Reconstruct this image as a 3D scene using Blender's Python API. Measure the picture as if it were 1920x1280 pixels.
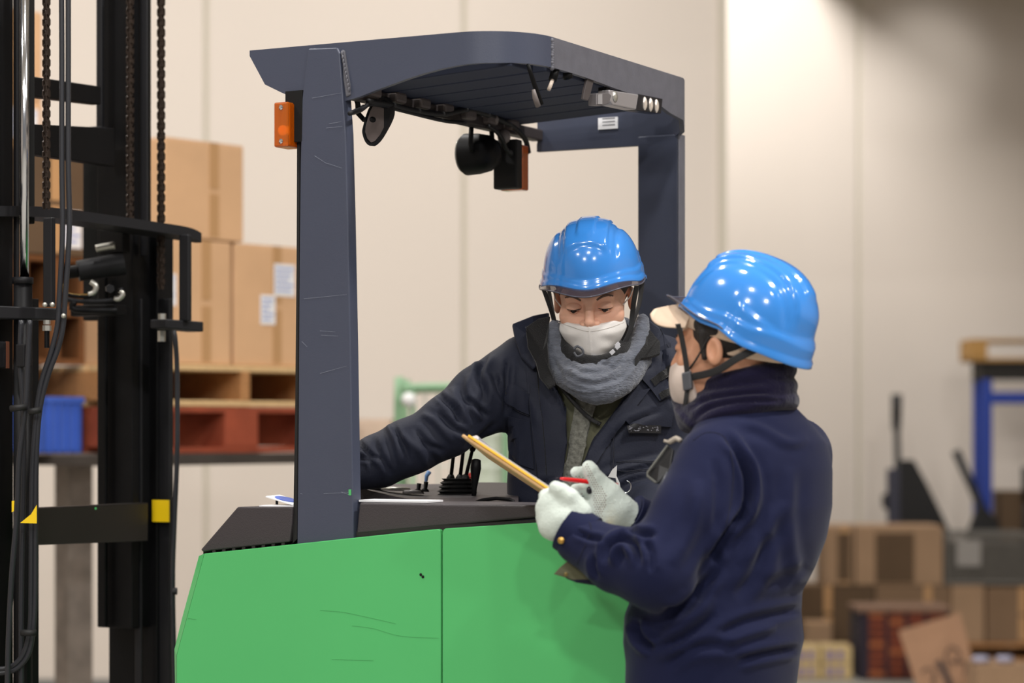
import bpy, math, random
import numpy as np
from mathutils import Vector, Matrix, noise
from mathutils.bvhtree import BVHTree
from mathutils.geometry import delaunay_2d_cdt

for o in list(bpy.data.objects):
    bpy.data.objects.remove(o)
SC = bpy.context.scene
COL = SC.collection
random.seed(7)
V = Vector
PI = math.pi

# ---------------------------------------------------------------- camera
FPX = 85.0 / 36.0 * 1920.0          # focal length in pixels of a 1920 px wide frame
HC, HY = 1.36, 800.0                # eye height, horizon row
cam_d = bpy.data.cameras.new('camera')
cam = bpy.data.objects.new('camera', cam_d)
COL.objects.link(cam)
cam.location = (0, 0, HC)
cam.rotation_euler = (PI / 2, 0, 0)
cam_d.lens = 85
cam_d.sensor_width = 36
cam_d.shift_y = (HY - 640) / 1920.0
cam_d.clip_start = 0.1
cam_d.clip_end = 200
cam_d.dof.use_dof = True
cam_d.dof.focus_distance = 5.3
cam_d.dof.aperture_fstop = 2.2
SC.camera = cam

# ---------------------------------------------------------------- world, lamps, exposure
w = bpy.data.worlds.new('warehouse_air')
SC.world = w
w.use_nodes = True
w.node_tree.nodes['Background'].inputs[0].default_value = (1.0, 0.955, 0.92, 1)
w.node_tree.nodes['Background'].inputs[1].default_value = 0.23


def lamp(name, loc, size, power, target=None, col=(1, .975, .945), kind='AREA', spread=180):
    d = bpy.data.lights.new(name, kind)
    d.energy = power
    d.color = col
    if kind == 'AREA':
        d.shape = 'DISK' if not isinstance(size, tuple) else 'RECTANGLE'
        if isinstance(size, tuple):
            d.size, d.size_y = size
        else:
            d.size = size
        d.spread = math.radians(spread)
    else:
        d.shadow_soft_size = size
    o = bpy.data.objects.new(name, d)
    COL.objects.link(o)
    o.location = loc
    t = V(target) if target else V((loc[0], loc[1], 0))
    o.rotation_euler = (t - V(loc)).to_track_quat('-Z', 'Y').to_euler()
    return o


# high bay lamps of the hall and added fill lights that wash the walls
for i, (lx, ly) in enumerate([(-3.4, .6), (-.6, .6), (2.4, .6), (-3.4, 4.4), (-.4, 4.6), (2.8, 4.2), (5.4, 3.2), (-3.4, 8.0), (-1.0, 8.0), (-2.6, -3.2), (1.2, -3.2)]):
    lamp('high_bay_lamp', (lx, ly, 5.4), .42, (230 if i == 5 else 92) if ly > -3 else 165, (lx, ly + (3 if ly < 0 else 0), 0))
for lx, ly, pw_ in ((-.2, 10.0, 45), (-3.2, 10.0, 35), (-6.2, 10.0, 38)):
    lamp('wall_fill_light', (lx, ly, 5.15), .9, pw_, (lx, 12.6, 1.5))  # added fill light, brightens the nearer wall
lamp('far_fill_light', (1.25, 13.8, 5.2), .75, 150, (1.6, 16.0, 1.5))  # added light, placed for the brightness falloff along the far wall
lamp('wall_patch_light', (2.6, 14.3, 4.3), .12, 42, (2.75, 16.0, 3.75), kind='SPOT')  # added spot that makes the soft bright patch on the far wall
bpy.data.lights['wall_patch_light'].spot_size = math.radians(32)
bpy.data.lights['wall_patch_light'].spot_blend = 1.0

SC.view_settings.view_transform = 'Standard'
SC.view_settings.look = 'None'
SC.view_settings.gamma = 1
SC.view_settings.use_curve_mapping = False
SC.view_settings.exposure = -0.14
SC.cycles.use_denoising = True


# ---------------------------------------------------------------- geometry from the camera survey
def P(x, y, D):
    """World point seen at pixel x, y from the survey station, D metres into the hall."""
    return V(((x - 960) / FPX * D, D, HC - (y - HY) / FPX * D))


YAW = math.radians(-28)
UX, UY = math.cos(YAW), math.sin(YAW)
VX, VY = -UY, UX
CX, CY = 0.0165, 5.0                 # near right corner of the truck's guard
TM = Matrix.Translation((CX, CY, 0)) @ Matrix.Rotation(YAW, 4, 'Z')


def nb(x, y, b=0.0):
    """Truck-local point on the vertical plane b (parallel to the near side)."""
    k = (x - 960) / FPX
    a = (k * (CY + b * VY) - CX - b * VX) / (UX - k * UY)
    D = CY + a * UY + b * VY
    return V((a, b, HC - (y - HY) / FPX * D))


def na(x, y, a=0.0):
    """Truck-local point on the vertical plane a (parallel to the right side)."""
    k = (x - 960) / FPX
    b = (k * (CY + a * UY) - CX - a * UX) / (VX - k * VY)
    D = CY + a * UY + b * VY
    return V((a, b, HC - (y - HY) / FPX * D))


def t2w(p):
    return TM @ V(p)


# ---------------------------------------------------------------- materials
def lin(c):
    return tuple(((v / 255) / 12.92 if v / 255 <= .04045 else ((v / 255 + .055) / 1.055) ** 2.4) for v in c)


MATS = {}


def mat(name, col, rough=.6, metal=0., var=.0, vscale=8., bump=0., bscale=60., coat=0., spec=.5,
        sheen=0., sss=0., alpha=1., trans=0., ior=1.45, stretch=(1, 1, 1), emit=0., col2=None, bkind='noise'):
    if name in MATS:
        return MATS[name]
    m = bpy.data.materials.new(name)
    m.use_nodes = True
    nt = m.node_tree
    b = nt.nodes['Principled BSDF']
    c = lin(col)
    b.inputs['Base Color'].default_value = (*c, 1)
    b.inputs['Roughness'].default_value = rough
    b.inputs['Metallic'].default_value = metal
    b.inputs['Coat Weight'].default_value = coat
    b.inputs['Coat Roughness'].default_value = .06
    b.inputs['Specular IOR Level'].default_value = spec
    b.inputs['IOR'].default_value = ior
    b.inputs['Transmission Weight'].default_value = trans
    b.inputs['Alpha'].default_value = alpha
    if sheen:
        b.inputs['Sheen Weight'].default_value = sheen
        b.inputs['Sheen Roughness'].default_value = .45
    if sss:
        b.inputs['Subsurface Weight'].default_value = sss
        b.inputs['Subsurface Radius'].default_value = (.012, .004, .002)
        b.inputs['Subsurface Scale'].default_value = .6
    if emit:
        b.inputs['Emission Color'].default_value = (*c, 1)
        b.inputs['Emission Strength'].default_value = emit
    tc = nt.nodes.new('ShaderNodeTexCoord')
    mp = nt.nodes.new('ShaderNodeMapping')
    mp.inputs['Scale'].default_value = stretch
    nt.links.new(tc.outputs['Object'], mp.inputs[0])
    if var or col2:
        n = nt.nodes.new('ShaderNodeTexNoise')
        n.inputs['Scale'].default_value = vscale
        n.inputs['Detail'].default_value = 5
        nt.links.new(mp.outputs[0], n.inputs[0])
        r = nt.nodes.new('ShaderNodeValToRGB')
        r.color_ramp.elements[0].position = .3
        r.color_ramp.elements[1].position = .7
        c2 = lin(col2) if col2 else tuple(min(1, v * (1 + var)) for v in c)
        c1 = c if col2 else tuple(v * (1 - var) for v in c)
        r.color_ramp.elements[0].color = (*c1, 1)
        r.color_ramp.elements[1].color = (*c2, 1)
        nt.links.new(n.outputs[0], r.inputs[0])
        nt.links.new(r.outputs[0], b.inputs['Base Color'])
    if bump:
        if bkind == 'voronoi':
            n2 = nt.nodes.new('ShaderNodeTexVoronoi')
        elif bkind == 'wave':
            n2 = nt.nodes.new('ShaderNodeTexWave')
            n2.inputs['Distortion'].default_value = 1.0
        else:
            n2 = nt.nodes.new('ShaderNodeTexNoise')
            n2.inputs['Detail'].default_value = 4
        n2.inputs['Scale'].default_value = bscale
        nt.links.new(mp.outputs[0], n2.inputs[0])
        bp = nt.nodes.new('ShaderNodeBump')
        bp.inputs['Strength'].default_value = min(1, bump)
        bp.inputs['Distance'].default_value = .004
        nt.links.new(n2.outputs[0], bp.inputs['Height'])
        nt.links.new(bp.outputs[0], b.inputs['Normal'])
    MATS[name] = m
    return m


# ---------------------------------------------------------------- objects
ROOT = {}                            # object name -> world matrix of its top-level thing


def thing(name, label, cat, loc=(0, 0, 0), rotz=0., group=None):
    o = bpy.data.objects.new(name, None)
    COL.objects.link(o)
    o.location = loc
    o.rotation_euler = (0, 0, rotz)
    o.empty_display_size = .1
    tag(o, label, cat, group)
    ROOT[o.name] = Matrix.Translation(loc) @ Matrix.Rotation(rotz, 4, 'Z')
    return o


def tag(o, label=None, cat=None, group=None, kind=None):
    if label:
        o['label'] = label
    if cat:
        o['category'] = cat
    if group:
        o['group'] = group
    if kind:
        o['kind'] = kind
    return o


def link(name, me, parent=None, root=None, loc=None):
    o = bpy.data.objects.new(name, me)
    COL.objects.link(o)
    if parent is not None:
        o.parent = parent
        ROOT[o.name] = ROOT[parent.name]
    else:
        ROOT[o.name] = Matrix.Translation(loc) if loc else Matrix()
        if loc:
            o.location = loc
    return o


def mesh_obj(name, verts, faces, m, parent=None, local=False, smooth=False, loc=None, bevel=0., label=None, kind=None):
    """verts in world space (or in the thing's own space when local)."""
    verts = np.asarray([tuple(v) for v in verts] if not isinstance(verts, np.ndarray) else verts, dtype=np.float64)
    if parent is not None and not local:
        mi = np.array(ROOT[parent.name].inverted())
        verts = verts @ mi[:3, :3].T + mi[:3, 3]
    if parent is None and loc is not None:
        verts = verts - np.array(loc)
    me = bpy.data.meshes.new(name)
    me.from_pydata(verts.tolist(), [], [tuple(f) for f in (faces.tolist() if isinstance(faces, np.ndarray) else faces)])
    me.update()
    me.materials.append(m)
    if smooth:
        me.polygons.foreach_set('use_smooth', [True] * len(me.polygons))
    o = link(name, me, parent, loc=loc)
    if bevel:
        bm = o.modifiers.new('bevel', 'BEVEL')
        bm.width = bevel
        bm.segments = 2
        bm.limit_method = 'ANGLE'
    if label:
        o['label'] = label
    if kind:
        o['kind'] = kind
    return o


class MB:
    def __init__(s):
        s.v = []
        s.f = []

    def add(s, vs, fs):
        n = len(s.v)
        s.v += [V(v) for v in vs]
        s.f += [tuple(i + n for i in f) for f in fs]
        return s

    def box(s, x0, x1, y0, y1, z0, z1, M=None):
        vs = [V((x, y, z)) for x in (x0, x1) for y in (y0, y1) for z in (z0, z1)]
        if M is not None:
            vs = [M @ v for v in vs]
        return s.add(vs, [(0, 1, 3, 2), (4, 6, 7, 5), (0, 4, 5, 1), (2, 3, 7, 6), (0, 2, 6, 4), (1, 5, 7, 3)])

    def obox(s, c, ax, ay, az):
        """centre and three half-axis vectors"""
        c, ax, ay, az = V(c), V(ax), V(ay), V(az)
        vs = [c + i * ax + j * ay + k * az for i in (-1, 1) for j in (-1, 1) for k in (-1, 1)]
        return s.add(vs, [(0, 1, 3, 2), (4, 6, 7, 5), (0, 4, 5, 1), (2, 3, 7, 6), (0, 2, 6, 4), (1, 5, 7, 3)])

    def prism(s, poly, ext):
        n = len(poly)
        ext = V(ext)
        vs = [V(p) for p in poly] + [V(p) + ext for p in poly]
        fs = [tuple(range(n)), tuple(range(2 * n - 1, n - 1, -1))]
        for i in range(n):
            j = (i + 1) % n
            fs.append((i, i + n, j + n, j))
        return s.add(vs, fs)

    def loft(s, rings, closed=True, caps=True):
        """rings: list of equal-length point lists"""
        n = len(rings[0])
        vs = [p for r in rings for p in r]
        fs = []
        for i in range(len(rings) - 1):
            for j in range(n if closed else n - 1):
                k = (j + 1) % n
                fs.append((i * n + j, i * n + k, (i + 1) * n + k, (i + 1) * n + j))
        if caps and closed:
            fs.append(tuple(range(n - 1, -1, -1)))
            m0 = (len(rings) - 1) * n
            fs.append(tuple(m0 + j for j in range(n)))
        return s.add(vs, fs)

    def tube(s, pts, r, n=10, closed=False, flat=None, up=None):
        """round tube; flat = (width, thickness) with up = direction of the thickness makes a strap"""
        pts = [V(p) for p in pts]
        N = len(pts)
        rs = r if isinstance(r, (list, tuple)) else [r] * N
        rings = []
        prev = None
        for i, p in enumerate(pts):
            if closed:
                t = pts[(i + 1) % N] - pts[i - 1]
            else:
                t = pts[min(i + 1, N - 1)] - pts[max(i - 1, 0)]
            t.normalize()
            if up is not None:
                uv = V(up[i]) if isinstance(up, list) else V(up)
                a = t.cross(uv)
                if a.length < 1e-6:
                    a = t.orthogonal()
                a.normalize()
            elif prev is None:
                a = t.orthogonal().normalized()
            else:
                a = prev - t * prev.dot(t)
                a.normalize()
            prev = a
            b = t.cross(a).normalized()
            ring = []
            for k in range(n):
                th = 2 * PI * k / n
                if flat:
                    cx, cy = math.cos(th), math.sin(th)
                    e = .45
                    cx = math.copysign(abs(cx) ** e, cx) * flat[0] / 2
                    cy = math.copysign(abs(cy) ** e, cy) * flat[1] / 2
                    ring.append(p + a * cx + b * cy)
                else:
                    ring.append(p + (a * math.cos(th) + b * math.sin(th)) * rs[i])
            rings.append(ring)
        if closed:
            rings.append(rings[0])
        return s.loft(rings, True, not closed)

    def cyl(s, a, b, r, r2=None, n=16):
        return s.tube([a, b], [r, r if r2 is None else r2], n)

    def lathe(s, o, ax, prof, n=24):
        o, ax = V(o), V(ax).normalized()
        e1 = ax.orthogonal().normalized()
        e2 = ax.cross(e1)
        rings = [[o + ax * h + (e1 * math.cos(2 * PI * k / n) + e2 * math.sin(2 * PI * k / n)) * max(r, 1e-4) for k in range(n)]
                 for r, h in prof]
        return s.loft(rings)

    def ball(s, c, r, n=12, sc=(1, 1, 1)):
        c = V(c)
        rings = []
        for i in range(n + 1):
            ph = -PI / 2 + PI * i / n
            rr = max(math.cos(ph), 1e-3) * r
            rings.append([c + V((rr * math.cos(2 * PI * k / (2 * n)) * sc[0], rr * math.sin(2 * PI * k / (2 * n)) * sc[1],
                                 math.sin(ph) * r * sc[2])) for k in range(2 * n)])
        return s.loft(rings)

    def build(s, name, m, parent=None, local=False, smooth=False, loc=None, bevel=0., label=None, kind=None, shade=None):
        o = mesh_obj(name, s.v, s.f, m, parent, local, smooth, loc, bevel, label, kind)
        if shade:                    # smooth shading with sharp edges kept
            o.data.polygons.foreach_set('use_smooth', [True] * len(o.data.polygons))
            o.data.set_sharp_from_angle(angle=math.radians(shade))
        return o


def spline(pts, n=8):
    """Catmull-Rom through points (any dimension)."""
    pts = [np.array(p, dtype=float) for p in pts]
    out = []
    for i in range(len(pts) - 1):
        p0 = pts[max(i - 1, 0)]
        p1, p2 = pts[i], pts[i + 1]
        p3 = pts[min(i + 2, len(pts) - 1)]
        for k in range(n):
            t = k / n
            out.append(.5 * ((2 * p1) + (-p0 + p2) * t + (2 * p0 - 5 * p1 + 4 * p2 - p3) * t * t + (-p0 + 3 * p1 - 3 * p2 + p3) * t ** 3))
    out.append(pts[-1])
    return [tuple(p) for p in out]


# ---------------------------------------------------------------- implicit surfaces (bodies and clothing)
def sph(p, c, r):
    return np.linalg.norm(p - np.array(c, dtype=np.float32), axis=1) - r


def ell(p, c, r, R=None):
    q = p - np.array(c, dtype=np.float32)
    if R is not None:
        q = q @ np.array(R, dtype=np.float32)
    r = np.array(r, dtype=np.float32)
    k0 = np.linalg.norm(q / r, axis=1)
    k1 = np.linalg.norm(q / (r * r), axis=1)
    return k0 * (k0 - 1) / np.maximum(k1, 1e-6)


def cone(p, a, b, ra, rb):
    a = np.array(a, dtype=np.float32)
    b = np.array(b, dtype=np.float32)
    ab = b - a
    t = np.clip(((p - a) @ ab) / max(float(ab @ ab), 1e-9), 0, 1)
    return np.linalg.norm(p - a - t[:, None] * ab, axis=1) - (ra + (rb - ra) * t)


def chain(p, pts, rs, k=.01):
    d = None
    for i in range(len(pts) - 1):
        e = cone(p, pts[i], pts[i + 1], rs[i], rs[i + 1])
        d = e if d is None else smin(d, e, k)
    return d


def smin(a, b, k):
    h = np.maximum(k - np.abs(a - b), 0) / k
    return np.minimum(a, b) - h * h * k * .25


def smax(a, b, k):
    return -smin(-a, -b, k)


def rings_sdf(p, rings, ang, n=2.4, k=.03):
    """stacked ellipses: rings = [(z, cx, cy, rx, ry)] rising in z, turned by ang about z"""
    rg = np.array(sorted(rings))
    z = p[:, 2]
    cx, cy, rx, ry = (np.interp(z, rg[:, 0], rg[:, i]) for i in (1, 2, 3, 4))
    qx, qy = p[:, 0] - cx, p[:, 1] - cy
    c, s_ = math.cos(ang), math.sin(ang)
    a = np.abs(qx * c + qy * s_) / rx
    b = np.abs(-qx * s_ + qy * c) / ry
    d = ((a ** n + b ** n) ** (1 / n) - 1) * np.minimum(rx, ry)
    d = smax(d, z - rg[-1, 0], k)
    return smax(d, rg[0, 0] - z, k * .3)


def poly2d(x, y, poly):
    """signed distance to a polygon in the plane, negative inside"""
    pts = np.array(poly, dtype=float)
    d = np.full(x.shape, 1e9)
    s_ = np.zeros(x.shape, dtype=bool)
    n = len(pts)
    for i in range(n):
        x0, y0 = pts[i]
        x1, y1 = pts[(i + 1) % n]
        ex, ey = x1 - x0, y1 - y0
        wx, wy = x - x0, y - y0
        t = np.clip((wx * ex + wy * ey) / (ex * ex + ey * ey + 1e-9), 0, 1)
        d = np.minimum(d, np.hypot(wx - ex * t, wy - ey * t))
        c = ((y0 > y) != (y1 > y)) & (x < (x1 - x0) * (y - y0) / (y1 - y0 + 1e-12) + x0)
        s_ ^= c
    return np.where(s_, -d, d)


def topx(p):
    return 960 + FPX * p[:, 0] / p[:, 1], HY - FPX * (p[:, 2] - HC) / p[:, 1]


def surf(f, lo, hi, h):
    """surface nets over a grid that is only refined near the surface"""
    lo = np.array(lo, dtype=np.float64)
    hi = np.array(hi, dtype=np.float64)
    nc = np.ceil((hi - lo) / (4 * h)).astype(int) + 1
    ax = [lo[i] + np.arange(nc[i]) * 4 * h for i in range(3)]
    G = np.stack(np.meshgrid(*ax, indexing='ij'), -1).reshape(-1, 3).astype(np.float32)
    dc = f(G).reshape(nc)
    mn = np.abs(dc)
    cm = mn[:-1, :-1, :-1]
    for i in (0, 1):
        for j in (0, 1):
            for k in (0, 1):
                cm = np.minimum(cm, mn[i:nc[0] - 1 + i, j:nc[1] - 1 + j, k:nc[2] - 1 + k])
    act = cm < 8 * h
    vals = np.repeat(np.repeat(np.repeat(dc[:-1, :-1, :-1], 4, 0), 4, 1), 4, 2)
    msk = np.repeat(np.repeat(np.repeat(act, 4, 0), 4, 1), 4, 2)
    idx = np.argwhere(msk)
    pts = (lo + idx * h).astype(np.float32)
    out = np.empty(len(pts), dtype=np.float32)
    for s_ in range(0, len(pts), 400000):
        out[s_:s_ + 400000] = f(pts[s_:s_ + 400000])
    vals[msk] = out
    n = vals.shape
    ins = vals < 0
    c8 = [(i, j, k) for i in (0, 1) for j in (0, 1) for k in (0, 1)]
    cnt = np.zeros((n[0] - 1, n[1] - 1, n[2] - 1), dtype=np.int8)
    for i, j, k in c8:
        cnt += ins[i:n[0] - 1 + i, j:n[1] - 1 + j, k:n[2] - 1 + k]
    mixed = (cnt > 0) & (cnt < 8)
    cells = np.argwhere(mixed)
    cid = np.full(mixed.shape, -1, dtype=np.int64)
    cid[mixed] = np.arange(len(cells))
    acc = np.zeros((len(cells), 3))
    num = np.zeros(len(cells))
    for a in range(3):
        for o1 in (0, 1):
            for o2 in (0, 1):
                o = [0, 0, 0]
                oth = [q for q in range(3) if q != a]
                o[oth[0]], o[oth[1]] = o1, o2
                c0 = cells + np.array(o)
                c1 = c0.copy()
                c1[:, a] += 1
                v0 = vals[c0[:, 0], c0[:, 1], c0[:, 2]]
                v1 = vals[c1[:, 0], c1[:, 1], c1[:, 2]]
                cr = (v0 < 0) != (v1 < 0)
                t = np.where(cr, v0 / np.where(cr, v0 - v1, 1), 0)
                pos = np.tile(np.array(o, dtype=float), (len(cells), 1))
                pos[:, a] += t
                acc[cr] += pos[cr]
                num[cr] += 1
    verts = lo + (cells + acc / num[:, None]) * h
    quads = []
    for a in range(3):
        b, c = (a + 1) % 3, (a + 2) % 3
        sl0 = [slice(None)] * 3
        sl1 = [slice(None)] * 3
        sl0[a] = slice(0, n[a] - 1)
        sl1[a] = slice(1, n[a])
        ch = ins[tuple(sl0)] != ins[tuple(sl1)]
        e = np.argwhere(ch)
        ok = (e[:, b] > 0) & (e[:, c] > 0) & (e[:, b] < n[b] - 1) & (e[:, c] < n[c] - 1)
        e = e[ok]
        q = []
        for db, dc_ in ((-1, -1), (0, -1), (0, 0), (-1, 0)):
            cc = e.copy()
            cc[:, b] += db
            cc[:, c] += dc_
            q.append(cid[cc[:, 0], cc[:, 1], cc[:, 2]])
        q = np.stack(q, 1)
        fl = ~ins[e[:, 0], e[:, 1], e[:, 2]]
        q[fl] = q[fl][:, ::-1]
        quads.append(q)
    quads = np.concatenate(quads)
    quads = quads[(quads >= 0).all(1)]
    return verts, quads


def vnormals(v, q):
    n = np.cross(v[q[:, 2]] - v[q[:, 0]], v[q[:, 3]] - v[q[:, 1]])
    out = np.zeros_like(v)
    for i in range(4):
        np.add.at(out, q[:, i], n)
    return out / np.maximum(np.linalg.norm(out, axis=1), 1e-12)[:, None]


def smooth_mesh(v, q, it=2, lam=.5):
    for _ in range(it):
        acc = np.zeros_like(v)
        cn = np.zeros(len(v))
        for i in range(4):
            for j in (1, 3):
                np.add.at(acc, q[:, i], v[q[:, (i + j) % 4]])
                np.add.at(cn, q[:, i], 1)
        v = v + lam * (acc / np.maximum(cn, 1)[:, None] - v)
    return v


def folds(v, q, strokes, base=0.):
    """press creases (amp < 0) and roll ridges (amp > 0) into cloth along drawn lines: (points, width px, amp m)"""
    n = vnormals(v, q)
    cam_p = np.array((0, 0, HC))
    view = v - cam_p
    view /= np.linalg.norm(view, axis=1)[:, None]
    face = np.clip(-(n * view).sum(1) * 3, 0, 1)
    x, y = topx(v)
    off = np.zeros(len(v))
    for st in strokes:
        pts, wd, amp = st[:3]
        pts = np.array(spline(pts, 5)) if len(pts) > 2 else np.array(pts, dtype=float)
        lens = np.concatenate([[0], np.cumsum(np.hypot(*(pts[1:] - pts[:-1]).T))])
        L = lens[-1]
        best = np.full(len(v), 1e9)
        at = np.zeros(len(v))
        side = np.zeros(len(v))
        for i in range(len(pts) - 1):
            e = pts[i + 1] - pts[i]
            wx, wy = x - pts[i, 0], y - pts[i, 1]
            t = np.clip((wx * e[0] + wy * e[1]) / (e @ e + 1e-9), 0, 1)
            d = np.hypot(wx - e[0] * t, wy - e[1] * t)
            m = d < best
            best[m] = d[m]
            at[m] = ((lens[i] + t * (lens[i + 1] - lens[i])) / L)[m]
            side[m] = (e[0] * wy - e[1] * wx)[m]
        tap = np.clip(np.minimum(at, 1 - at) * 5, 0, 1) ** .7
        if len(st) > 3:              # open-ended stroke
            tap = 1
        off += amp * np.exp(-(best / wd) ** 2) * tap - amp * .45 * np.exp(-((best - 1.9 * wd) / wd) ** 2) * tap
    return v + n * (off * face)[:, None]


def ripple(v, q, amp, sc, seed=0.):
    n = vnormals(v, q)
    off = np.array([noise.noise(V((p[0] * sc[0] + seed, p[1] * sc[1], p[2] * sc[2]))) for p in v])
    return v + n * (off * amp)[:, None]


def bvh_of(v, q):
    return BVHTree.FromPolygons([tuple(p) for p in v], [tuple(int(i) for i in f) for f in q])


def cast(bv, x, y, dflt=None):
    o = V((0, 0, HC))
    d = (P(x, y, 1) - o).normalized()
    h = bv.ray_cast(o, d, 50)
    return h[0], h[1]


def patch(name, poly, bv, off, thick, m, parent, step=7, D0=5.4, smooth=True, label=None, curve=False, bulge=0., kind=None):
    """a cloth piece sewn on to the surface: outline in survey pixels, laid on the surface below it"""
    if curve:
        poly = spline(list(poly) + [poly[0]], 5)[:-1]
    # resample the outline
    out = []
    for i in range(len(poly)):
        a, b = np.array(poly[i], dtype=float), np.array(poly[(i + 1) % len(poly)], dtype=float)
        k = max(1, int(round(np.hypot(*(b - a)) / step)))
        out += [tuple(a + (b - a) * j / k) for j in range(k)]
    xs = [p[0] for p in out]
    ys = [p[1] for p in out]
    inner = []
    gx, gy = np.meshgrid(np.arange(min(xs), max(xs), step), np.arange(min(ys), max(ys), step))
    gx, gy = gx.ravel(), gy.ravel()
    sd = poly2d(gx, gy, out)
    inner = [(float(a), float(b)) for a, b, d in zip(gx, gy, sd) if d < -step * .45]
    nb_ = len(out)
    pts = [V(p) for p in out + inner]
    edges = [(i, (i + 1) % nb_) for i in range(nb_)]
    vs, es, fs, *_ = delaunay_2d_cdt(pts, edges, [], 1, 1e-4)
    top, nr, ok = [], [], []
    for p in vs:
        h, n = cast(bv, p[0], p[1])
        top.append(h)
        nr.append(n)
    good = [i for i, t in enumerate(top) if t is not None]
    if not good:
        return None
    ga = np.array([(vs[i][0], vs[i][1]) for i in good])
    for i, t in enumerate(top):
        if t is None:
            j = good[int(np.argmin(((ga - np.array((vs[i][0], vs[i][1]))) ** 2).sum(1)))]
            top[i] = P(vs[i][0], vs[i][1], top[j].y)
            nr[i] = nr[j]
    dist = poly2d(np.array([p[0] for p in vs]), np.array([p[1] for p in vs]), out)
    T, B = [], []
    o = V((0, 0, HC))
    for i, t in enumerate(top):
        dr = (t - o).normalized()
        n = nr[i] if nr[i].dot(dr) < 0 else -nr[i]
        n = (n - dr).normalized()
        bl = bulge * min(1, max(0, -dist[i]) / 25.)
        T.append(t + n * (off + thick + bl))
        B.append(t + n * (off - .002))
    nv = len(T)
    F = []
    cnt = {}
    for f in fs:
        if len(f) < 3:
            continue
        F.append(tuple(f))
        F.append(tuple(i + nv for i in reversed(f)))
        for i in range(len(f)):
            e = (f[i], f[(i + 1) % len(f)])
            cnt[e] = 1
    for (a, b) in list(cnt):
        if (b, a) not in cnt:
            F.append((b, a, a + nv, b + nv))
    ob = mesh_obj(name, T + B, F, m, parent, smooth=False, label=label, kind=kind)
    if smooth:
        ob.data.polygons.foreach_set('use_smooth', [True] * len(ob.data.polygons))
        ob.data.set_sharp_from_angle(angle=math.radians(50))
    return ob


def cord(mb, pts, bv, r, n=6, off=0., step=8, D0=5.3):
    """a seam, strap or stitch line laid along a surface"""
    sp = spline(pts, max(2, 4)) if len(pts) > 2 else pts
    fine = []
    for i in range(len(sp) - 1):
        a, b = np.array(sp[i]), np.array(sp[i + 1])
        k = max(1, int(np.hypot(*(b - a)) / step))
        fine += [tuple(a + (b - a) * j / k) for j in range(k)]
    fine.append(tuple(sp[-1]))
    w3 = []
    last = D0
    for x, y in fine:
        h, nn = cast(bv, x, y)
        if h is None:
            h = P(x, y, last)
            nn = V((0, -1, 0))
        last = h.y
        w3.append(h + (nn if nn.y < 0 else -nn) * off)
    if len(w3) > 1:
        mb.tube(w3, r, n)
    return w3


def strap(mb, pts, w, t, up):
    mb.tube(pts, 1, 12, flat=(w, t), up=up)
    return mb

# ================================================================ the hall
M_wall = mat('cream_wall_panel', (224, 213, 202), .55, var=.02, vscale=.6)
M_joint = mat('wall_joint', (214, 208, 190), .7)
M_floor = mat('sealed_concrete', (150, 146, 138), .45, var=.12, vscale=1.5, bump=.1, bscale=20)
M_ceil = mat('hall_ceiling', (205, 200, 190), .8)
WD = 16.0
mesh_obj('floor', [(-9, -5, 0), (9, -5, 0), (9, WD + .2, 0), (-9, WD + .2, 0)], [(0, 1, 2, 3)], M_floor, kind='structure')
NW = 12.6                            # the nearer wall ends at a corner post; behind its end the hall goes on to the far wall
xe = (1349 - 960) / FPX * NW
for nm, xl, xr, y0, pw, xs in (('wall_back', -9, xe, NW, (1355 - 870) / FPX * NW, (870 - 960) / FPX * NW), ('wall_far', .4, 9, WD, 1.7, .6)):
    wl_ = MB().box(xl, xr, y0 + .05, y0 + .25, 0, 6).build(nm, M_joint, kind='structure')
    for k in range(-7, 7):
        xa, xb = xs + k * pw + .010, xs + (k + 1) * pw - .010
        if xb <= xl or xa >= xr:
            continue
        MB().box(max(xa, xl), min(xb, xr), y0 + .03, y0 + .048, .04, 5.95).build('wall_panel', M_wall, wl_, bevel=.006)
    MB().box(xl, xr, y0 - .01, y0 + .05, 0, .04).build('baseboard_back' if nm == 'wall_back' else 'baseboard_far', mat('grey_skirting', (120, 120, 118), .6), kind='structure')
MB().box(xe, (1363 - 960) / FPX * NW, NW + .01, NW + .26, 0, 6).build('trim_corner', mat('corner_trim', (206, 198, 182), .6), kind='structure')
# ceiling, side walls and an unseen slab added to shade the far right corner
MB().box(-9, 9, -5, WD + .25, 6, 6.1).build('ceiling', M_ceil, kind='structure')
MB().box(-9.1, -9, -5, WD + .25, 0, 6).build('wall_left', M_wall, kind='structure')
MB().box(9, 9.1, -5, WD + .25, 0, 6).build('wall_right', M_wall, kind='structure')
MB().box(1.9, 8.9, 10.0, WD, 4.42, 4.6).box(1.9, 8.9, 10.0, 10.2, 3.9, 4.42).build('shade_slab', mat('slab_grey', (120, 112, 100), .8), kind='structure')


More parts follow.
